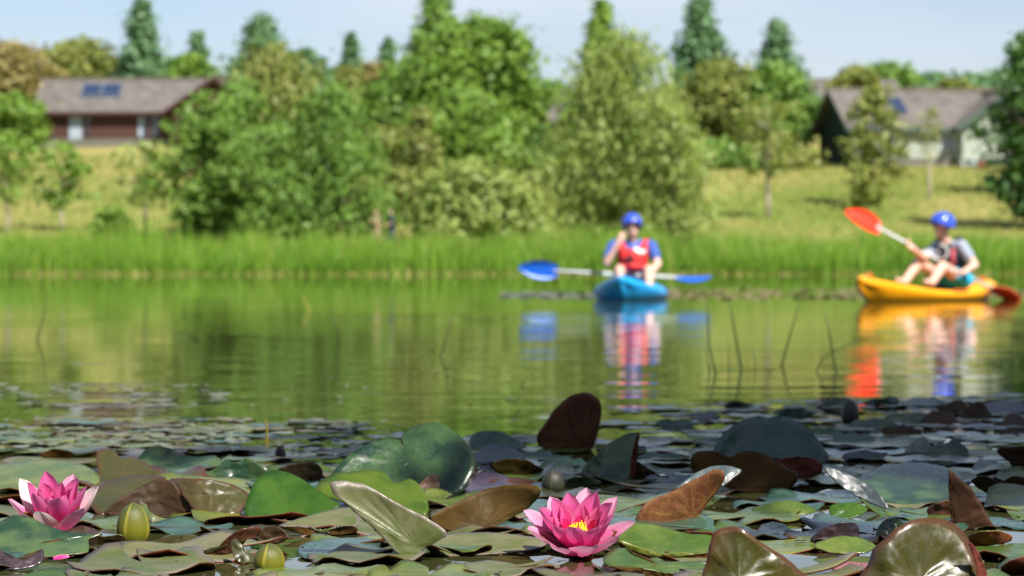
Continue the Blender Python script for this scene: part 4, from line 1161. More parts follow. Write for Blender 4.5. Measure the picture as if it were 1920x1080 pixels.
def leaf_sheet(o, base, k, front, back, c=None, bow=0.0, fold=None, wob=0.007, rings=7, seed=0, sag=0.0):
    """one face of a lily leaf standing on or leaning over the water. o outline as the photo shows it, base the row where it
    meets the water, k how upright it stands (0 flat on the water, 1 vertical)"""
    loop = smooth_loop(o)
    if c is None: c = (sum(p[0] for p in o) / len(o), sum(p[1] for p in o) / len(o))
    xs = [p[0] for p in loop]; ys = [p[1] for p in loop]
    x0, x1, y0 = min(xs), max(xs), min(ys)
    area = sum(loop[i-1][0] * loop[i][1] - loop[i][0] * loop[i-1][1] for i in range(len(loop)))
    if area > 0: loop = loop[::-1]              # counter-clockwise towards the viewer
    n = len(loop); pts = [c]; uv = [(0.0, 0.0)]
    rmax = max(math.hypot(p[0] - c[0], p[1] - c[1]) for p in loop)
    for r in range(1, rings + 1):
        t = (r / rings) ** 0.85
        for p in loop:
            pts.append((c[0] + (p[0] - c[0]) * t, c[1] + (p[1] - c[1]) * t))
            uv.append((math.atan2(p[1] - c[1], p[0] - c[0]) / 6.28318 + 0.5, t))
    Y0 = F * H / (base - YH)
    T = math.tan(R(55 * k ** 1.2 if k < .5 else 24 + (k - .5) * 130))      # steepness of the leaf
    V = []
    for (x, y) in pts:
        yy = min(y, base)
        hgt = max(0.0, (base - yy)) / max(1.0, base - y0)
        zz = (H - (yy - YH) * Y0 / F) / (1 + (yy - YH) / (F * T))
        Y = Y0 + zz / T
        u = (x - (x0 + x1) / 2) / max(1.0, (x1 - x0) / 2)
        Y += bow * (1 - u * u) * (0.3 + 0.7 * hgt) - abs(bow) * 0.3
        if fold: Y += fold[1] * abs(x - fold[0] - fold[2] * (y - base)) / F * Y0
        an = math.atan2(y - c[1], x - c[0]); rr_ = min(1.0, math.hypot(x - c[0], y - c[1]) / rmax)
        Y += rr_ * 0.00014 * math.sin(an * 11 + seed + 2 * noise.noise((x * .02, y * .02, seed))) + rr_ ** 5 * 0.006 * noise.noise((math.cos(an) * .9, math.sin(an) * .9, seed * 2.1))
        Y += wob * noise.noise((x * 0.015 + seed, y * 0.02, seed * 1.7)) + wob * 0.4 * noise.noise((x * 0.07, y * 0.08, seed))
        Y += sag * hgt * hgt
        V.append(((x - 960) / F * Y, Y, H - (y - YH) / F * Y))
    Fc = [(0, 1 + (i + 1) % n, 1 + i) for i in range(n)]
    for r in range(rings - 1):
        a = 1 + r * n; b = a + n
        Fc += [(a + i, a + (i + 1) % n, b + (i + 1) % n, b + i) for i in range(n)]
    V = np.array(V)
    # faces must look at the viewer
    f = Fc[n]; nn = np.cross(V[f[1]] - V[f[0]], V[f[2]] - V[f[0]])
    if np.dot(nn, V[f[0]] - np.array([0, 0, H])) > 0: Fc = [tuple(reversed(f)) for f in Fc]
    return shell('leaf', V, Fc, np.array(uv), LM[front], LM[back])

def lily_leaf(label, *sheets):
    """a lily leaf as one thing; extra sheets are the curled-over parts of the same leaf"""
    if len(sheets) == 1:
        o = link('lily_leaf', leaf_sheet(seed=len(label) + len(bpy.data.objects) % 97, **sheets[0]))
        o.name = 'lily_leaf'
        return tag(o, label, 'lily leaf', 'lily leaves standing out of the water')
    b = sheets[0]
    root = empty('lily_leaf', WP(sum(p[0] for p in b['o']) / len(b['o']), b['base']))
    tag(root, label, 'lily leaf', 'lily leaves standing out of the water')
    for i, s in enumerate(sheets):
        s = dict(s); nm = s.pop('n', 'blade')
        me = leaf_sheet(seed=len(label) + i, **s)
        link(nm, me, root, -Vector(root.location))
    return root

D = dict
lily_leaf('narrow brown leaf curled like a boat, behind the pink flower at the photo edge', D(o=[(75,853),(100,842),(130,846),(150,855),(181,845),(183,858),(150,866),(115,866),(95,862)], base=866, k=1.12, front='brown', back='green', bow=-.02))
lily_leaf('upright grey-green leaf just above the big rolled leaf', D(o=[(182,862),(183,846),(195,841),(212,843),(228,858),(245,856),(268,865),(290,880),(310,896),(270,902),(235,906),(200,908),(187,906)], base=908, k=.55, front='olive', back='maroon', c=(228,862), bow=.02))
lily_leaf('broad sunlit green leaf behind the pink flower at the photo edge', D(o=[(-40,880),(0,871),(40,865),(90,862),(140,868),(180,884),(186,904),(150,916),(60,920),(-40,916)], base=920, k=.25, front='green', back='brown', c=(90,895), sag=.04))
lily_leaf('big rolled leaf with dark hollow between the pink flower and the bright green leaf',
    D(n='upper_side', o=[(165,932),(200,905),(250,892),(300,892),(312,900),(285,918),(250,937),(220,952),(190,964),(172,952)], base=964, k=.45, front='olive', back='dbrown', bow=.02),
    D(n='curled_underside', o=[(195,965),(215,942),(250,920),(285,902),(305,897),(325,905),(340,925),(355,946),(375,968),(300,969),(240,968)], base=966, k=1.12, front='dbrown', back='olive', bow=.05),
    D(n='rolled_edge', o=[(318,898),(360,897),(400,900),(440,910),(465,925),(471,936),(455,957),(430,967),(380,968),(357,948),(341,927),(330,910)], base=968, k=.62, front='olive', back='dbrown', bow=-.035, wob=.009))
lily_leaf('dark green leaf with crinkled top behind the big rolled leaf', D(o=[(365,892),(400,880),(422,863),(440,868),(465,859),(485,870),(503,883),(490,896),(430,898),(385,897)], base=898, k=1.06, front='dark', back='dbrown', bow=.02))
lily_leaf('small dark brown leaf tip above the bright green leaf', D(o=[(520,880),(560,868),(593,868),(605,890),(592,906),(570,907),(550,898)], base=907, k=1.14, front='dbrown', back='dark'))
lily_leaf('bright translucent green leaf next to the slanting grey-green leaf', D(o=[(459,958),(468,922),(488,892),(508,883),(530,883),(560,895),(590,915),(620,935),(636,948),(600,962),(560,974),(525,982),(480,980)], base=982, k=.6, front='bright', back='bright', c=(545,975), bow=.03))
lily_leaf('flat grey-green pad with frilled brown edge under the bright green leaf', D(n='blade', o=[(522,985),(560,972),(600,962),(640,952),(668,955),(672,985),(640,994),(605,998),(580,987),(550,986)], base=1010, k=.3, front='grey', back='brown', c=(630,968)),
    D(n='turned_edge', o=[(530,988),(555,987),(580,989),(605,999),(625,990),(650,986),(668,988),(668,999),(630,1003),(590,1006),(550,997)], base=1006, k=1.15, front='brown', back='grey'))
lily_leaf('arched brown leaf over the small bud in front',
    D(o=[(350,1042),(400,1034),(422,1012),(448,995),(480,988),(490,992),(482,1006),(462,1012),(448,1030),(410,1045),(370,1046)], base=1046, k=1.12, front='maroon', back='olive', bow=-.02),
    D(n='curled_tip', o=[(484,1004),(495,990),(512,986),(530,993),(541,1010),(520,1019),(498,1020),(484,1014)], base=1024, k=1.15, front='dbrown', back='olive'))
lily_leaf('curled green lip of the pad around the small bud', D(o=[(432,1018),(440,1009),(452,1018),(462,1035),(480,1040),(478,1060),(455,1058),(440,1045)], base=1060, k=.7, front='olive', back='brown'))
lily_leaf('large dark blue-green upright leaf with cleft, left of the tall brown leaf', D(o=[(622,889),(640,868),(665,845),(700,828),(735,822),(753,831),(759,838),(752,816),(765,805),(800,793),(830,795),(860,815),(880,840),(893,868),(882,892),(862,927),(825,927),(790,912),(740,908),(700,906),(650,902)], base=928, k=.72, front='dark', back='maroon', c=(772,862), bow=.05))
lily_leaf('green leaf with ragged edge behind the slanting grey-green leaf', D(o=[(592,918),(620,890),(650,886),(690,880),(720,886),(742,906),(770,897),(795,920),(803,945),(800,964),(760,960),(700,950),(640,940)], base=964, k=.5, front='bright', back='brown', c=(735,925)))
lily_leaf('long slanting grey-green leaf with yellow patch in the middle of the lily bed', D(o=[(619,904),(628,902),(660,903),(690,911),(720,929),(760,951),(800,971),(838,999),(812,1020),(792,1028),(790,1044),(776,1051),(746,1040),(720,1011),(690,982),(655,951),(626,926)], base=1052, k=1.0, front='grey', back='maroon', c=(778,1022), bow=.012, wob=.006))
lily_leaf('small pinkish brown leaf tip in front of the large dark leaf', D(o=[(787,910),(800,895),(815,891),(823,895),(823,921),(800,929),(790,922)], base=929, k=.9, front='pink', back='maroon'))
lily_leaf('narrow slate leaf edge at the foot of the large dark leaf', D(o=[(851,922),(865,900),(885,880),(898,877),(890,895),(870,918),(858,926)], base=926, k=.9, front='purple', back='dark'))
lily_leaf('brown backed leaf reaching towards the open pink flower', D(o=[(808,969),(850,945),(890,926),(930,913),(975,908),(1005,911),(1014,920),(1005,937),(985,957),(960,970),(930,987),(900,997),(860,998),(828,990)], base=998, k=1.10, front='brown', back='green', c=(900,990), bow=.05))
lily_leaf('tallest upright maroon leaf standing against the green water', D(o=[(1010,836),(1008,815),(1022,795),(1042,765),(1065,745),(1090,736),(1110,740),(1125,755),(1127,776),(1121,806),(1111,840),(1085,843),(1050,842),(1025,841)], base=843, k=1.15, front='maroon', back='dark', c=(1088,836), bow=.06))
lily_leaf('low brown leaf rim left of the tall maroon leaf', D(o=[(920,872),(950,860),(985,862),(1010,875),(1032,887),(990,892),(940,890)], base=892, k=1.12, front='brown', back='teal', bow=-.02))
lily_leaf('dark blue-green mound of a leaf behind the large dark leaf', D(o=[(880,838),(885,817),(905,808),(940,810),(970,825),(987,838),(950,848),(910,846)], base=848, k=.6, front='teal', back='dbrown', bow=-.03))
lily_leaf('pale shining leaf curving beside the low brown rim', D(o=[(890,862),(905,838),(935,833),(965,842),(985,858),(950,866),(915,870)], base=870, k=.45, front='blue', back='brown', bow=-.02))
lily_leaf('folded dark leaf with a reddish crease right of the tall maroon leaf',
    D(o=[(1090,892),(1100,870),(1125,845),(1160,820),(1197,811),(1193,840),(1187,870),(1183,899),(1150,900),(1110,899)], base=900, k=.85, front='dark', back='maroon', bow=.03),
    D(n='crease', o=[(1198,811),(1196,845),(1192,875),(1188,900),(1180,900),(1184,860),(1190,830)], base=900, k=1.15, front='maroon', back='maroon'),
    D(n='far_side', o=[(1191,866),(1215,878),(1230,889),(1205,899),(1188,899)], base=899, k=1.12, front='dbrown', back='dark'))
lily_leaf('rust-brown leaf back with yellow vein network right of the open pink flower',
    D(o=[(1191,978),(1205,950),(1225,935),(1260,922),(1290,905),(1320,890),(1340,880),(1355,882),(1359,895),(1346,920),(1326,946),(1306,971),(1280,981),(1240,985),(1200,985)], base=985, k=1.12, front='rust', back='blue', c=(1300,968), bow=.03),
    D(n='turned_edge', o=[(1258,921),(1290,897),(1320,879),(1345,873),(1370,874),(1391,882),(1376,896),(1356,911),(1350,906),(1357,890),(1345,882),(1320,891)], base=985, k=.75, front='blue', back='rust'))
lily_leaf('broad slate blue leaf fan standing behind the dark brown leaf', D(o=[(1340,850),(1350,820),(1375,798),(1400,785),(1425,780),(1440,784),(1460,779),(1485,785),(1510,800),(1535,825),(1554,856),(1545,868),(1500,868),(1440,866),(1380,858)], base=868, k=.75, front='teal', back='dbrown', c=(1442,858), bow=.04))
lily_leaf('dark brown leaf pair leaning in front of the slate blue fan', D(o=[(1296,868),(1300,852),(1320,845),(1345,847),(1370,857),(1390,847),(1412,846),(1440,855),(1470,875),(1496,894),(1480,917),(1450,923),(1410,922),(1370,917),(1330,902),(1305,886)], base=923, k=1.12, front='brown', back='dark', c=(1400,915), bow=.04))
lily_leaf('small rust leaf tip right of the slate blue fan', D(o=[(1455,864),(1490,856),(1520,858),(1542,872),(1535,890),(1500,893),(1470,880)], base=893, k=1.09, front='maroon', back='teal'))
lily_leaf('glossy olive leaf with white sheen down its fold, second from the photo corner', D(o=[(1322,1100),(1327,1040),(1335,1005),(1348,992),(1375,987),(1400,997),(1430,1019),(1465,1040),(1492,1062),(1520,1100),(1420,1120)], base=1112, k=.90, front='olive', back='maroon', c=(1385,1085), fold=(1376,.35,-.12), wob=.009))
lily_leaf('large round glossy olive leaf with torn notch in the photo corner',
    D(o=[(1612,1100),(1630,1052),(1636,1030),(1660,1010),(1680,990),(1710,976),(1740,971),(1775,975),(1800,990),(1815,1010),(1830,1050),(1848,1100),(1730,1120)], base=1112, k=.92, front='olive', back='maroon', c=(1725,1090), fold=(1690,.3,.35), wob=.010),
    D(n='turned_edge', o=[(1818,1018),(1832,1032),(1845,1060),(1856,1100),(1835,1104),(1830,1060)], base=1108, k=1.09, front='maroon', back='olive'))
lily_leaf('green pad with shining raised rim between the pink flower and the glossy olive leaf',
    D(o=[(1152,1005),(1160,987),(1190,980),(1230,985),(1290,1000),(1335,1004),(1336,1034),(1290,1042),(1230,1044),(1196,1036),(1168,1026)], base=1048, k=.4, front='green', back='brown', c=(1260,1020), sag=-.03),
    D(n='turned_edge', o=[(1158,1010),(1170,1025),(1200,1037),(1240,1043),(1290,1042),(1335,1036),(1335,1046),(1290,1053),(1235,1052),(1195,1048),(1168,1034)], base=1053, k=1.15, front='brown', back='green'))
lily_leaf('low green pad with brown lip in front of the raised-rim pad',
    D(o=[(1130,1048),(1150,1030),(1175,1028),(1185,1040),(1240,1052),(1330,1054),(1332,1078),(1250,1074),(1190,1064),(1145,1062)], base=1082, k=.3, front='green', back='brown', c=(1240,1062)),
    D(n='turned_edge', o=[(1140,1062),(1190,1064),(1250,1074),(1330,1078),(1330,1088),(1250,1082),(1180,1072)], base=1090, k=1.15, front='brown', back='green'))
lily_leaf('narrow silvery blue leaf leaning out of the shade', D(o=[(1545,876),(1565,879),(1600,893),(1640,918),(1658,938),(1666,956),(1640,946),(1600,926),(1565,901)], base=960, k=.75, front='blue', back='dark', bow=.01))
lily_leaf('broad dark green leaf behind the silvery blue one', D(o=[(1600,905),(1640,880),(1700,868),(1760,872),(1800,890),(1812,925),(1770,945),(1690,948),(1630,935)], base=950, k=.3, front='dark', back='brown', sag=.03))
lily_leaf('dark maroon triangular leaf like a fin near the photo edge',
    D(o=[(1780,880),(1795,893),(1820,915),(1840,945),(1856,975),(1863,990),(1830,994),(1800,990),(1785,980),(1780,940)], base=994, k=1.15, front='dbrown', back='dark', c=(1792,980)),
    D(n='far_side', o=[(1738,955),(1755,944),(1784,940),(1787,975),(1760,974),(1742,966)], base=976, k=1.12, front='dbrown', back='dark'))
lily_leaf('rolled rust-coloured leaf beside the round glossy leaf', D(o=[(1806,1014),(1830,999),(1870,995),(1897,1005),(1890,1017),(1850,1024),(1815,1027)], base=1028, k=1.14, front='rust', back='green', bow=-.03))
lily_leaf('small purple-black leaf on the pale pads', D(o=[(1520,1014),(1545,990),(1580,980),(1605,982),(1611,1000),(1608,1017),(1560,1022)], base=1022, k=.85, front='purple', back='dark', bow=-.02))
lily_leaf('green mound of a leaf in front of the purple-black leaf', D(o=[(1525,1022),(1560,1008),(1590,1005),(1620,1010),(1642,1024),(1620,1036),(1560,1036)], base=1040, k=.45, front='green', back='brown', bow=-.02))
lily_leaf('pale green mound of a leaf in the shade behind the pads', D(o=[(1410,955),(1440,944),(1475,938),(1510,945),(1530,958),(1490,967),(1430,966)], base=968, k=.5, front='green', back='brown', bow=-.02))
lily_leaf('small vivid green leaf in the shade under the silvery one', D(o=[(1555,950),(1580,943),(1610,944),(1626,955),(1600,970),(1565,972)], base=973, k=.6, front='bright', back='dark'))
lily_leaf('small dark green leaf left of the round glossy leaf', D(o=[(1642,1000),(1655,978),(1675,970),(1690,978),(1700,992),(1668,1010),(1648,1016)], base=1016, k=.8, front='dark', back='dbrown'))
lily_leaf('pinkish mauve leaf lying flat at the bottom of the photo', D(o=[(1552,1062),(1580,1053),(1620,1055),(1650,1066),(1640,1078),(1590,1074)], base=1080, k=.2, front='pink', back='maroon'))
lily_leaf('black-brown leaf cut by the photo edge', D(o=[(1868,846),(1890,838),(1960,840),(1960,890),(1915,888),(1890,865)], base=892, k=1.14, front='dbrown', back='dark'))
lily_leaf('dark rounded leaf pair behind the fin-shaped leaf', D(o=[(1822,905),(1835,893),(1855,895),(1875,905),(1900,893),(1930,900),(1945,925),(1900,935),(1860,930)], base=936, k=1.10, front='dbrown', back='dark'))
lily_leaf('shiny dark green leaf under the pink flower at the photo edge',
    D(o=[(-40,990),(0,978),(25,966),(60,970),(90,986),(130,998),(165,1004),(192,1000),(165,1012),(165,1034),(110,1042),(40,1046),(-40,1044)], base=1052, k=.35, front='dark', back='brown', c=(40,1025), sag=-.04),
    D(n='raised_flap', o=[(75,1022),(110,1018),(140,1010),(166,1001),(166,1020),(160,1034),(120,1040),(95,1036)], base=1044, k=.5, front='teal', back='dbrown'))
lily_leaf('dark purple leaf with curled point at the bottom corner', D(o=[(-40,1034),(0,1032),(20,1044),(50,1048),(72,1034),(81,1030),(80,1052),(60,1062),(20,1068),(-40,1070)], base=1072, k=.6, front='purple', back='dbrown', fold=(20,.2,0)))
lily_leaf('dark rolled leaf edge left of the large olive bud', D(o=[(166,1004),(190,1006),(230,1003),(231,1014),(200,1022),(168,1022)], base=1023, k=1.15, front='dbrown', back='green'))
lily_leaf('crumpled small leaf right of the large olive bud', D(o=[(262,942),(272,944),(290,965),(320,974),(310,982),(285,978),(270,960)], base=985, k=.7, front='grey', back='brown'))
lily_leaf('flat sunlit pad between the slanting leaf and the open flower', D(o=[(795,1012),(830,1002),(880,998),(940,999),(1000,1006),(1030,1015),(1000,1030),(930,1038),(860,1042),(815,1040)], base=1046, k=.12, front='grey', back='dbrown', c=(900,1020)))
lily_leaf('slate shaded pad in the shadow of the slanting leaf', D(o=[(560,1024),(600,1012),(650,1008),(700,1010),(735,1022),(740,1040),(690,1050),(620,1054),(570,1046)], base=1058, k=.1, front='teal', back='brown', c=(660,1030)))  # blue-green colour stands in for the slanting leaf's cast shadow
# low mounds of leaves in the shaded far bed
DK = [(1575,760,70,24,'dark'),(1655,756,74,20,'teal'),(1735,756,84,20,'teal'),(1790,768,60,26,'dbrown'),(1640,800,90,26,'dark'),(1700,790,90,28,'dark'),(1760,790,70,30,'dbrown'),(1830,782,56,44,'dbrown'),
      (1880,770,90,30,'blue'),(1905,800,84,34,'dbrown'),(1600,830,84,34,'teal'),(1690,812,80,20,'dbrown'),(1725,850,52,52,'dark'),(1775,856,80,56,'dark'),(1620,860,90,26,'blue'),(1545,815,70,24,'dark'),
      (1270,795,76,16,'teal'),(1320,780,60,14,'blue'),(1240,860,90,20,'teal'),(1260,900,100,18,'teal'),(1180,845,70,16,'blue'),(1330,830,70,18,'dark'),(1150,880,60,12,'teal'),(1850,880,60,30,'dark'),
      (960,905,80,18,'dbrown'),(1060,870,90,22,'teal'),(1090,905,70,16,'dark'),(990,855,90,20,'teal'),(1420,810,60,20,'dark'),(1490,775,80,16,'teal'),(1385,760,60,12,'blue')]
DKO = []
for i, (cx, by, w, h, mt) in enumerate(DK):
    r_ = random.Random(i * 5 + 2)
    o = []
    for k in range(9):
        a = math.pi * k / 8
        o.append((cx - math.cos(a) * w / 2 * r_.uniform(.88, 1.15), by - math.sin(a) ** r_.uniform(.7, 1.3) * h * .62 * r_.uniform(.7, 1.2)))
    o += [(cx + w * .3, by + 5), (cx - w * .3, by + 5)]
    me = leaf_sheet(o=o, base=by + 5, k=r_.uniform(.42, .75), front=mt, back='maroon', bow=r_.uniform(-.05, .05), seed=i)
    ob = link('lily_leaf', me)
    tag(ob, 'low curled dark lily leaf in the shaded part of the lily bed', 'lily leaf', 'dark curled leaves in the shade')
    DKO.append((ob, cx, by, {'dark': 'dark green', 'teal': 'blue-green', 'dbrown': 'dark brown', 'blue': 'slate'}[mt]))

LAND = [('the open pink flower', 1081, 1030), ('the half open flower', 100, 990), ('the large olive bud', 250, 1010), ('the small olive bud', 505, 1062), ('the slanting grey-green leaf', 745, 1030),
        ('the bright green leaf', 545, 980), ('the big rolled leaf', 320, 966), ('the large dark cleft leaf', 770, 915), ('the tall maroon leaf', 1070, 842), ('the folded creased leaf', 1150, 898),
        ('the rust veined leaf', 1270, 980), ('the slate blue fan leaf', 1445, 866), ('the round glossy corner leaf', 1730, 1078), ('the glossy folded olive leaf', 1410, 1078), ('the fin-shaped leaf', 1815, 990),
        ('the silvery blue leaf', 1610, 945), ('the yellow stalk', 500, 836), ('the tiny grey bud', 528, 856), ('the far dark bud', 1594, 790), ('the curled boat leaf', 130, 864), ('the dark mound leaf', 930, 846)]
ORD = ['nearest', 'second', 'third', 'fourth', 'fifth', 'sixth', 'seventh', 'eighth', 'ninth', 'tenth', 'eleventh', 'twelfth', 'thirteenth', 'fourteenth', 'fifteenth', 'sixteenth', 'seventeenth', 'eighteenth', 'nineteenth', 'twentieth']
def label_by_place(items, noun):
    """items: (object, px, py, look). Each is named by its look and by the landmark it lies nearest to"""
    keys = {}
    for ob, px, py, look in items:
        n_, lx, ly = min(LAND, key=lambda q: (q[1] - px) ** 2 + ((q[2] - py) * 3) ** 2)
        dx, dy = px - lx, (py - ly) * 3
        rel = ('right of' if dx > 0 else 'left of') if abs(dx) > abs(dy) else ('in front of' if dy > 0 else 'behind')
        keys.setdefault((look, rel, n_), []).append((dx * dx + dy * dy, ob))
    for (look, rel, n_), lst in keys.items():
        lst.sort(key=lambda q: q[0])
        for i, (_, ob) in enumerate(lst):
            ob['label'] = '%s %s %s %s' % (look, noun, rel, n_) + ('' if len(lst) == 1 else (', ' + ORD[min(i, 19)] + (' to it' if i == 0 else ' from it')))
# ------------------------------------------------------------------ floating pads
def pad_mesh(seed, front, back, curl, flat=False):
    r_ = random.Random(seed)
    nseg, rings = 36, 6
    notch = R(r_.uniform(5, 14))
    a0 = r_.uniform(0, 6.28); a1 = r_.uniform(0, 6.28); f1 = r_.choice([2, 3, 4]); f2 = r_.choice([5, 6, 7])
    ell = r_.uniform(.88, 1.0)
    jag = [1 + r_.uniform(-.012, .012) - (r_.uniform(.04, .14) if r_.random() < .07 else 0) for _ in range(nseg)]
    V = [(0, 0, 0)]; uv = [(0, 0)]
    for r in range(1, rings + 1):
        t = (r / rings) ** 0.8
        for i in range(nseg):
            a = notch + (2 * math.pi - 2 * notch) * i / (nseg - 1)
            edge = jag[i] + 0.03 * math.sin(f2 * a + a1) + 0.02 * math.sin(11 * a + a0) - (0.10 if i in (0, nseg - 1) else 0)
            q = t * edge
            z = 0.035 * t * t * math.sin(f1 * a + a0) + 0.05 * t ** 4 * math.sin(f2 * a + a1) + 0.006 * t * math.sin(22 * a)
            z += curl * t ** 4 * max(0, math.cos((a - a0))) ** 3
            V.append((q * math.cos(a), q * ell * math.sin(a), z)); uv.append((i / nseg, t))
    Fc = [(0, 1 + i, 2 + i) for i in range(nseg - 1)]
    for r in range(rings - 1):
        p = 1 + r * nseg; q = p + nseg
        Fc += [(p + i, q + i, q + i + 1, p + i + 1) for i in range(nseg - 1)]
    return shell('lily_pad', V, Fc, np.array(uv), LM[front], LM[back], 0.016)

PADS = [pad_mesh(k, f, b, c) for k, (f, b, c) in enumerate([('green', 'brown', .0), ('green', 'brown', .12), ('grey', 'brown', .05), ('grey', 'maroon', .0), ('green', 'maroon', .2), ('olive', 'brown', .08),
        ('teal', 'dbrown', .06), ('green', 'dbrown', .02), ('grey', 'brown', .1), ('dark', 'dbrown', .25), ('teal', 'brown', .0), ('purple', 'dbrown', .1), ('bright', 'brown', .03)])]
WGT = [5, 4, 5, 4, 2, 3, 3, 4, 3, 1.5, 3, .6, 1.2]
r_ = random.Random(21)
placed = []; PADO = []
PCOL = ['green', 'green', 'grey', 'grey', 'green', 'olive', 'teal', 'green', 'grey', 'dark', 'teal', 'purple', 'bright']
AVOID = [(WP(1085, 1040), .05), (WP(95, 1003), .05), (WP(250, 1016), .03), (WP(505, 1062), .03)]
def try_pad(X, Y, rad, sep):
    for (x, y, q) in placed:
        if (x - X) ** 2 + (y - Y) ** 2 < (sep * (q + rad)) ** 2: return False
    for c_, q in AVOID:
        if (c_.x - X) ** 2 + (c_.y - Y) ** 2 < (q + rad) ** 2: return False
    return True
tries = 0; npad = 0
while npad < 290 and tries < 9000:
    tries += 1
    Y = 3.25 + 5.0 * r_.random() ** 1.25
    half = 0.2 * Y + 0.12
    X = r_.uniform(-half, half)
    px = 960 + X / Y * F; py = YH + F * H / Y
    far = 792 + 14 * noise.noise((px * .006, 2.0, 0)) if px < 700 else (820 if px < 1150 else 768 - 22 * min(1, (px - 1150) / 500))
    if py < far: continue
    rad = r_.uniform(.07, .14) if py > 900 else (r_.uniform(.055, .12) if py > 830 else r_.uniform(.04, .09))
    if not try_pad(X, Y, rad, .74): continue
    placed.append((X, Y, rad)); npad += 1
    me = r_.choices(PADS, WGT)[0] if py > 880 or px > 1150 else r_.choices(PADS, [3, 1, 6, 6, .5, 1, 2, 3, 5, .3, 2, .3, 1])[0]
    o = link('lily_pad', me, None, (X, Y, 0.0025 + 0.0016 * (npad % 5)))
    o.scale = (rad, rad, rad * (r_.uniform(.8, 1.3) if py > 880 else r_.uniform(.25, .6))); o.rotation_euler = (r_.gauss(0, .012), r_.gauss(0, .012), r_.uniform(0, 6.28))
    if py < 850:
        lb, gp = 'small lily pad floating flat at the far edge of the lily bed', 'far floating lily pads'
    elif px < 1150:
        lb, gp = 'lily pad floating flat among the sunlit pads around the flowers', 'sunlit floating lily pads'
    else:
        lb, gp = 'lily pad floating flat on the shaded side beyond the open flower', 'shaded floating lily pads'
    tag(o, lb, 'lily pad', gp)
    PADO.append((o, px, py, ('small ' if rad < .07 else 'broad ' if rad > .11 else '') + {'green': 'green', 'grey': 'pale green', 'olive': 'olive', 'teal': 'blue-green', 'dark': 'dark green', 'purple': 'purple', 'bright': 'bright green'}[PCOL[PADS.index(me)]]))

label_by_place(PADO, 'pad floating'); label_by_place(DKO, 'curled leaf')
# loose bits: broken leaves and weed on the water, too many and small to count
def specks(name, label, n, fn, mat, s0, s1, seed):
    rs = random.Random(seed); vs = []; k = 6
    for _ in range(n):
        X, Y = fn(rs)
        a0 = rs.uniform(0, 6.28); sx = rs.uniform(s0, s1); sy = sx * rs.uniform(.35, .9); ca, sa = math.cos(a0), math.sin(a0)
        z = .003 + rs.random() * .004
        for i in range(k):
            a = 6.2832 * i / k; r2 = rs.uniform(.75, 1.15)
            x, y = sx * math.cos(a) * r2, sy * math.sin(a) * r2
            vs.append((X + x * ca - y * sa, Y + x * sa + y * ca, z + rs.uniform(-.001, .004) * (1 if s1 < .06 else 4)))
    o = link(name, quads_mesh(name, vs, k, mat))
    return tag(o, label, 'water weed', kind='stuff')
M['weed1'] = simple('floating_leaf_bits', (0.13, 0.135, 0.075), 0.3, 0.5, 30, 0.4)
M['weed2'] = simple('brown_weed', (0.20, 0.15, 0.07), 0.5, 0.5, 30, 0.3)
M['weed3'] = simple('dark_bits', (0.05, 0.03, 0.015), 0.6, 0.5, 30, 0.3)
def region(x0, x1, y0, y1):
    def f(rs):
        py = rs.uniform(y0, y1); px = rs.uniform(x0, x1); p_ = WP(px, py); return p_.x, p_.y
    return f
specks('leaf_litter', 'pale broken leaves scattered along the far edge of the lily bed', 240, region(-60, 760, 788, 850), M['weed1'], .008, .035, 4)
specks('leaf_litter', 'brown scraps floating between the near pads', 160, region(-60, 1980, 850, 1090), M['weed3'], .003, .010, 5)
specks('leaf_litter', 'pale leaf scraps in streaks on the water under the cabin reflection', 90, region(-60, 410, 722, 768), M['weed1'], .012, .045, 6)
specks('water_weed', 'pale weed streak beside the blue kayak', 150, region(940, 1112, 549, 559), M['weed1'], .04, .16, 7)
specks('water_weed', 'brown weed band between the two kayaks', 500, region(1240, 1960, 541, 561), M['weed2'], .03, .13, 8)
specks('water_weed', 'few pale scraps drifting on open water', 30, region(420, 1000, 700, 800), M['weed1'], .006, .02, 9)

# thin rush stems standing in the water
m_rush = simple('rush_stem', (0.03, 0.045, 0.01), 0.5, 0.3, 20, 0.3)
m_rushy = simple('yellow_stem', (0.36, 0.26, 0.04), 0.5, 0.3, 20, 0.3)
def rush(label, pts, base, r, mat=m_rush):
    Y = F * H / (base - YH)
    q = [P(x, y, Y) for x, y in pts]
    q.append(q[-1] + Vector((0, 0, -.05)))
    o0 = q[-2].copy()
    n = len(q)
    o = MB().tube([p - o0 for p in q], [1.15 * r * (.35 + .65 * min(1, i / (n - 2))) for i in range(n)], 6).build('rush_stem', mat, None, True, o0)
    tag(o, label, 'rush stem', 'rush stems in the water')
rush('tall bent rush stem, leftmost of the row by the orange reflection', [(1326, 562), (1327, 600), (1329, 645), (1336, 675), (1342, 700)], 700, .0042)
rush('short rush stem crossing the tall bent one', [(1322, 634), (1325, 660), (1331, 698)], 698, .003)
rush('tall straight rush stem leaning slightly, second of the row', [(1368, 563), (1374, 600), (1382, 645), (1390, 692)], 692, .0046)
rush('faint thin rush between two tall stems', [(1365, 640), (1366, 670), (1368, 694)], 694, .0022)
rush('short thin rush in the middle of the row', [(1411, 655), (1415, 675), (1417, 692)], 692, .0026)
rush('rush stem leaning to the right with its foot bent back', [(1500, 564), (1490, 600), (1478, 640), (1466, 685)], 685, .0044)
rush('tall rush stem nearest the red paddle reflection', [(1548, 588), (1554, 620), (1561, 660), (1568, 698)], 698, .0044)
rush('long rush arching over towards the yellow kayak', [(1622, 634), (1590, 647), (1559, 660), (1540, 676), (1531, 696)], 696, .003)
rush('bent rush stem standing alone near the photo edge', [(88, 545), (86, 575), (78, 610), (69, 636)], 636, .0045)
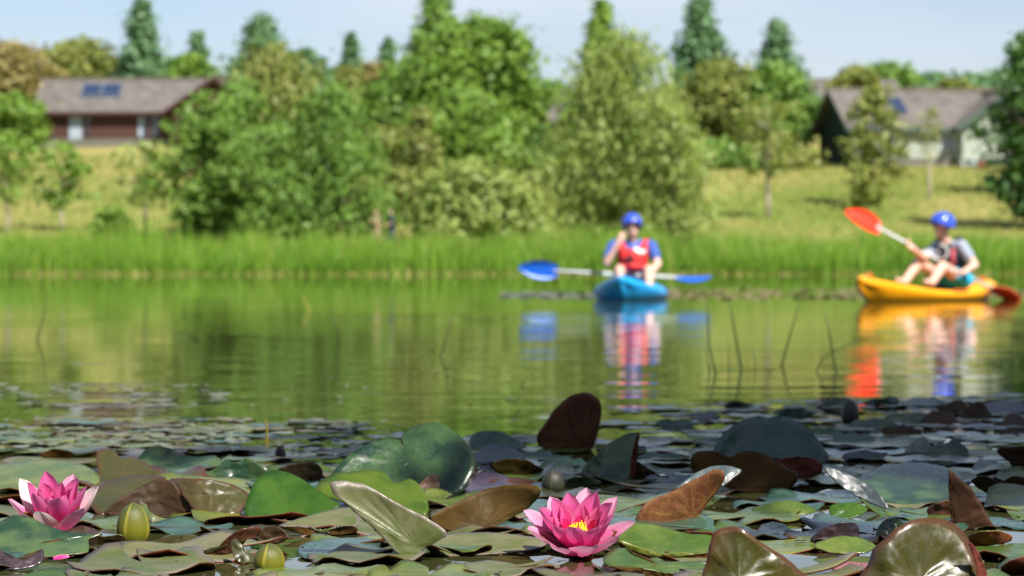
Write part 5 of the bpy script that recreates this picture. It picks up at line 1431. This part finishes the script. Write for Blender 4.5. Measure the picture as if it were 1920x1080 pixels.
rush('thin rush stem leaning under the round willow bush', [(850, 590), (838, 630), (826, 668)], 668, .0034)
rush('pair-less thin rush beside the leaning one', [(758, 610), (757, 640), (756, 670)], 670, .0028)
rush('pale rush blade on open water under the willow thicket', [(566, 553), (572, 568), (581, 584)], 584, .005, m_rushy)
rush('curved dark rush on open water under the thicket', [(622, 580), (632, 620), (636, 655), (632, 672)], 672, .0035)
rush('short yellow stalk upright at the far edge of the lily bed', [(499, 787), (501, 805), (500, 838)], 838, .0032, m_rushy)

# ------------------------------------------------------------------ flowers and buds
def petal_mat(name, base, tip, edge, trans=0.35):
    m, nt, out = newmat(name)
    uv = nt.nodes.new('ShaderNodeUVMap'); uv.uv_map = 'UVMap'
    sp = nt.nodes.new('ShaderNodeSeparateXYZ'); nt.links.new(uv.outputs[0], sp.inputs[0])
    geo = nt.nodes.new('ShaderNodeNewGeometry')
    st = noise_n(nt, 3.0, 3)
    mp = nt.nodes.new('ShaderNodeMapping'); mp.inputs['Scale'].default_value = (26, 2.0, 1)
    nt.links.new(uv.outputs[0], mp.inputs['Vector'])
    n1 = noise_n(nt, 1.0, 3, mp.outputs[0])
    g = math_n(nt, 'ADD', sp.outputs[1], math_n(nt, 'MULTIPLY', math_n(nt, 'SUBTRACT', n1, 0.5), 0.35))
    c = mixc(nt, ramp(nt, g, 0.35, 1.0), base, tip)
    eu = math_n(nt, 'ABSOLUTE', math_n(nt, 'SUBTRACT', sp.outputs[0], 0.5))
    c = mixc(nt, math_n(nt, 'MULTIPLY', ramp(nt, eu, 0.36, 0.5), 0.5), c, edge)
    p = nt.nodes.new('ShaderNodeBsdfPrincipled'); nt.links.new(c, p.inputs['Base Color'])
    p.inputs['Roughness'].default_value = 0.45; p.inputs['Specular IOR Level'].default_value = 0.3
    b = nt.nodes.new('ShaderNodeBump'); b.inputs['Distance'].default_value = 0.0006
    nt.links.new(n1, b.inputs['Height']); nt.links.new(b.outputs[0], p.inputs['Normal'])
    tr = nt.nodes.new('ShaderNodeBsdfTranslucent'); nt.links.new(c, tr.inputs['Color'])
    ms = nt.nodes.new('ShaderNodeMixShader'); ms.inputs[0].default_value = trans
    nt.links.new(p.outputs[0], ms.inputs[1]); nt.links.new(tr.outputs[0], ms.inputs[2]); nt.links.new(ms.outputs[0], out.inputs[0])
    return m
PT = [petal_mat('petal_outer', (0.68, 0.12, 0.34), (0.78, 0.40, 0.56), (0.80, 0.55, 0.66)),
      petal_mat('petal_middle', (0.67, 0.04, 0.25), (0.72, 0.16, 0.40), (0.74, 0.30, 0.48)),
      petal_mat('petal_inner', (0.62, 0.008, 0.09), (0.66, 0.03, 0.22), (0.68, 0.07, 0.28)),
      petal_mat('petal_pale', (0.80, 0.40, 0.50), (0.86, 0.76, 0.74), (0.86, 0.84, 0.62))]
m_sepal = petal_mat('sepal', (0.16, 0.10, 0.02), (0.13, 0.055, 0.015), (0.45, 0.36, 0.06), 0.1)
m_budsepal = petal_mat('bud_sepal', (0.125, 0.125, 0.010), (0.06, 0.075, 0.018), (0.50, 0.40, 0.05), 0.06)
m_stamen = simple('stamen_yellow', (0.85, 0.50, 0.015), 0.5, 0.15, 200, 0.3)

def petal_mesh(name, L, Wd, a0, a1, cup, mat, tipw=0.55, seed=0):
    """a0, a1: elevation of the petal's run at its base and at its tip"""
    nu, nv = 8, 12
    rr = random.Random(seed); tw = rr.uniform(-.12, .12)
    V = []; uv = []
    y = z = 0.0
    for j in range(nv + 1):
        t = j / nv
        el = a0 + (a1 - a0) * t
        if j: y += math.cos(el) * L / nv; z += math.sin(el) * L / nv
        w = Wd / 2 * (math.sin(math.pi * (0.12 + 0.88 * t) ** 1.05) ** tipw if t < 1 else 0.0)
        w = max(w, 0.0004)
        ny, nz = -math.sin(el), math.cos(el)
        for i in range(nu + 1):
            u = -1 + 2 * i / nu
            d = cup * w * (u * u) + 0.06 * w * math.sin(5 * t + 3 * u + seed)
            V.append((w * u * (1 - .12 * cup * u * u) + tw * t * t * L * .3, y + ny * d, z + nz * d)); uv.append((i / nu, t))
    Fc = [(j*(nu+1) + i, j*(nu+1) + i + 1, (j+1)*(nu+1) + i + 1, (j+1)*(nu+1) + i) for j in range(nv) for i in range(nu)]
    return make_mesh(name, V, Fc, mat, None, True, uv)

def lily_flower(label, loc, tilt, whorls, sepals, stamens=True, rz=0.0):
    root = empty('water_lily_flower', loc, (tilt[0], tilt[1], rz))
    tag(root, label, 'flower', 'open pink water lilies')
    rr = random.Random(len(label))
    for wi, (n, L, Wd, a0, a1, cup, mat, r0, z0, ph) in enumerate(whorls):
        for k in range(n):
            me = petal_mesh('petal', L * rr.uniform(.93, 1.05), Wd * rr.uniform(.92, 1.08), R(a0 + rr.uniform(-4, 4)), R(a1 + rr.uniform(-6, 6)), cup * rr.uniform(.85, 1.15), PT[3 if (mat == 0 and not stamens and k % 2) else mat], seed=wi * 20 + k)
            o = link('petal', me, root)
            az = 2 * math.pi * (k + ph + rr.uniform(-.08, .08)) / n
            o.location = (r0 * math.sin(az), r0 * math.cos(az), z0)
            o.rotation_euler = (0, 0, -az)
    for (az, L, Wd, a0, a1) in sepals:
        me = petal_mesh('sepal', L, Wd, R(a0), R(a1), .55, m_sepal, seed=int(az * 9))
        o = link('sepal', me, root); a = R(az)
        o.location = (.006 * math.sin(a), .006 * math.cos(a), -.004); o.rotation_euler = (0, 0, -a)
    MB().tube([(0, 0, .006), (0, 0, -.03), (0, .01, -.10)], [.012, .007, .005], 8).build('stalk', m_rush, root, True)
    if stamens:
        mb = MB()
        for k in range(34):
            a = k * 2.4; q = .004 + .011 * (k / 34) ** .5
            h_ = .030 + .010 * rr.random() - .15 * q
            mb.tube([(q * .6 * math.cos(a), q * .6 * math.sin(a), .008), (q * 1.2 * math.cos(a), q * 1.2 * math.sin(a), h_ * .6), (q * .75 * math.cos(a), q * .75 * math.sin(a), h_ + .008)], [.0012, .0013, .0007], 4)
        o = mb.build('stamens', m_stamen, root, True); o['kind'] = 'stuff'
    return root

Yf = F * H / (1048 - YH)
lily_flower('fully open bright pink water lily with yellow centre', P(1081, 1034, Yf + .02) , (R(27), R(2), 0),
    # n, length, width, base elevation, tip elevation, cup, material, ring radius, height, phase
    [(9, .084, .040, 24, 52, .5, 0, .010, .000, .20), (9, .078, .039, 40, 72, .6, 1, .009, .004, .66), (7, .056, .031, 44, 74, .6, 1, .010, .006, .3), (6, .040, .022, 48, 80, .6, 2, .010, .008, .1)],
    [(172, .062, .036, 8, 30), (262, .060, .030, 20, 52), (80, .060, .030, 20, 45), (20, .066, .03, 30, 60)])
Yg = F * H / (1004 - YH)
lily_flower('half open pale pink water lily by the photo edge beside the olive bud', P(103, 996, Yg + .02), (R(20), R(3), 0),
    [(6, .086, .043, 30, 66, .5, 0, .012, .000, .15), (6, .082, .040, 48, 80, .55, 1, .010, .004, .62), (6, .066, .034, 55, 88, .65, 1, .008, .006, .2), (6, .044, .022, 66, 98, .7, 2, .006, .008, .5)],
    [(150, .058, .036, 16, 42), (250, .058, .030, 25, 60), (95, .060, .034, 35, 75), (330, .070, .03, 40, 72)], stamens=False)

def bud(label, px, base, w_px, h_px, lean=0.0, mat=None, sink=0.0, yaw=0.0, grp='closed lily buds'):
    Y = F * H / (base - YH)
    s = Y / F
    h_, w_ = h_px * s, w_px * s / 2
    root = empty('lily_bud', (((px - 960) * s), Y, 0), (0, lean, yaw))
    tag(root, label, 'flower bud', grp)
    nu, nv = 10, 14
    for k in range(4):
        V = []; uv = []
        for j in range(nv + 1):
            t = j / nv
            r = w_ * (math.sqrt(max(0, 1 - ((t - .36) / .64) ** 2)) ** 1.12 if t > .36 else 1 - .38 * ((.36 - t) / .36) ** 2)
            r = max(r, w_ * .03)
            for i in range(nu + 1):
                u = -1 + 2 * i / nu
                a = k * math.pi / 2 + u * (math.pi / 4 + .05) + .16 * t
                q = r * (1 + 0.035 * abs(u) ** 6 + (.012 if k % 2 else 0)) * (1 - .05 * u * u * 0)
                V.append((q * math.sin(a), -q * math.cos(a), -sink + h_ * 1.08 * t - h_ * .08)); uv.append((i / nu, t))
        Fc = [(j*(nu+1) + i, j*(nu+1) + i + 1, (j+1)*(nu+1) + i + 1, (j+1)*(nu+1) + i) for j in range(nv) for i in range(nu)]
        link('sepal', make_mesh('sepal', V, Fc, mat or m_budsepal, None, True, uv), root)
    MB().tube([(0, 0, 0), (0, 0, -h_ * .4), (.01, 0, -h_ * 1.2)], [w_ * .3, w_ * .2, w_ * .2], 8).build('stalk', m_rush, root, True)
    return root
bud('large olive bud with yellow seam beside the half open flower', 250, 1016, 62, 74, yaw=R(20))
bud('small olive bud rising behind the front pad', 505, 1072, 58, 54, yaw=R(25))
m_darkbud = petal_mat('dark_bud_sepal', (0.03, 0.032, 0.02), (0.03, 0.028, 0.026), (0.10, 0.09, 0.05), 0.05)
bud('dark bud in the shade just behind the open pink flower', 1037, 922, 42, 42, mat=m_darkbud, yaw=R(30))
bud('far dark bud at the shaded edge of the lily bed', 1594, 792, 34, 42, mat=m_darkbud, yaw=R(30))
bud('tiny grey-green bud at the far edge of the lily bed', 528, 858, 20, 22, mat=m_darkbud, lean=R(-15))
# fallen petal floating near the purple leaf
me = petal_mesh('fallen_petal', .022, .014, R(4), R(-2), .25, PT[1], seed=5)
o = link('fallen_petal', me, None, WP(100, 1060) + Vector((0, 0, .008))); o.rotation_euler = (R(8), R(20), R(-80))
tag(o, 'fallen pink petal lying on a pad by the purple leaf', 'petal')
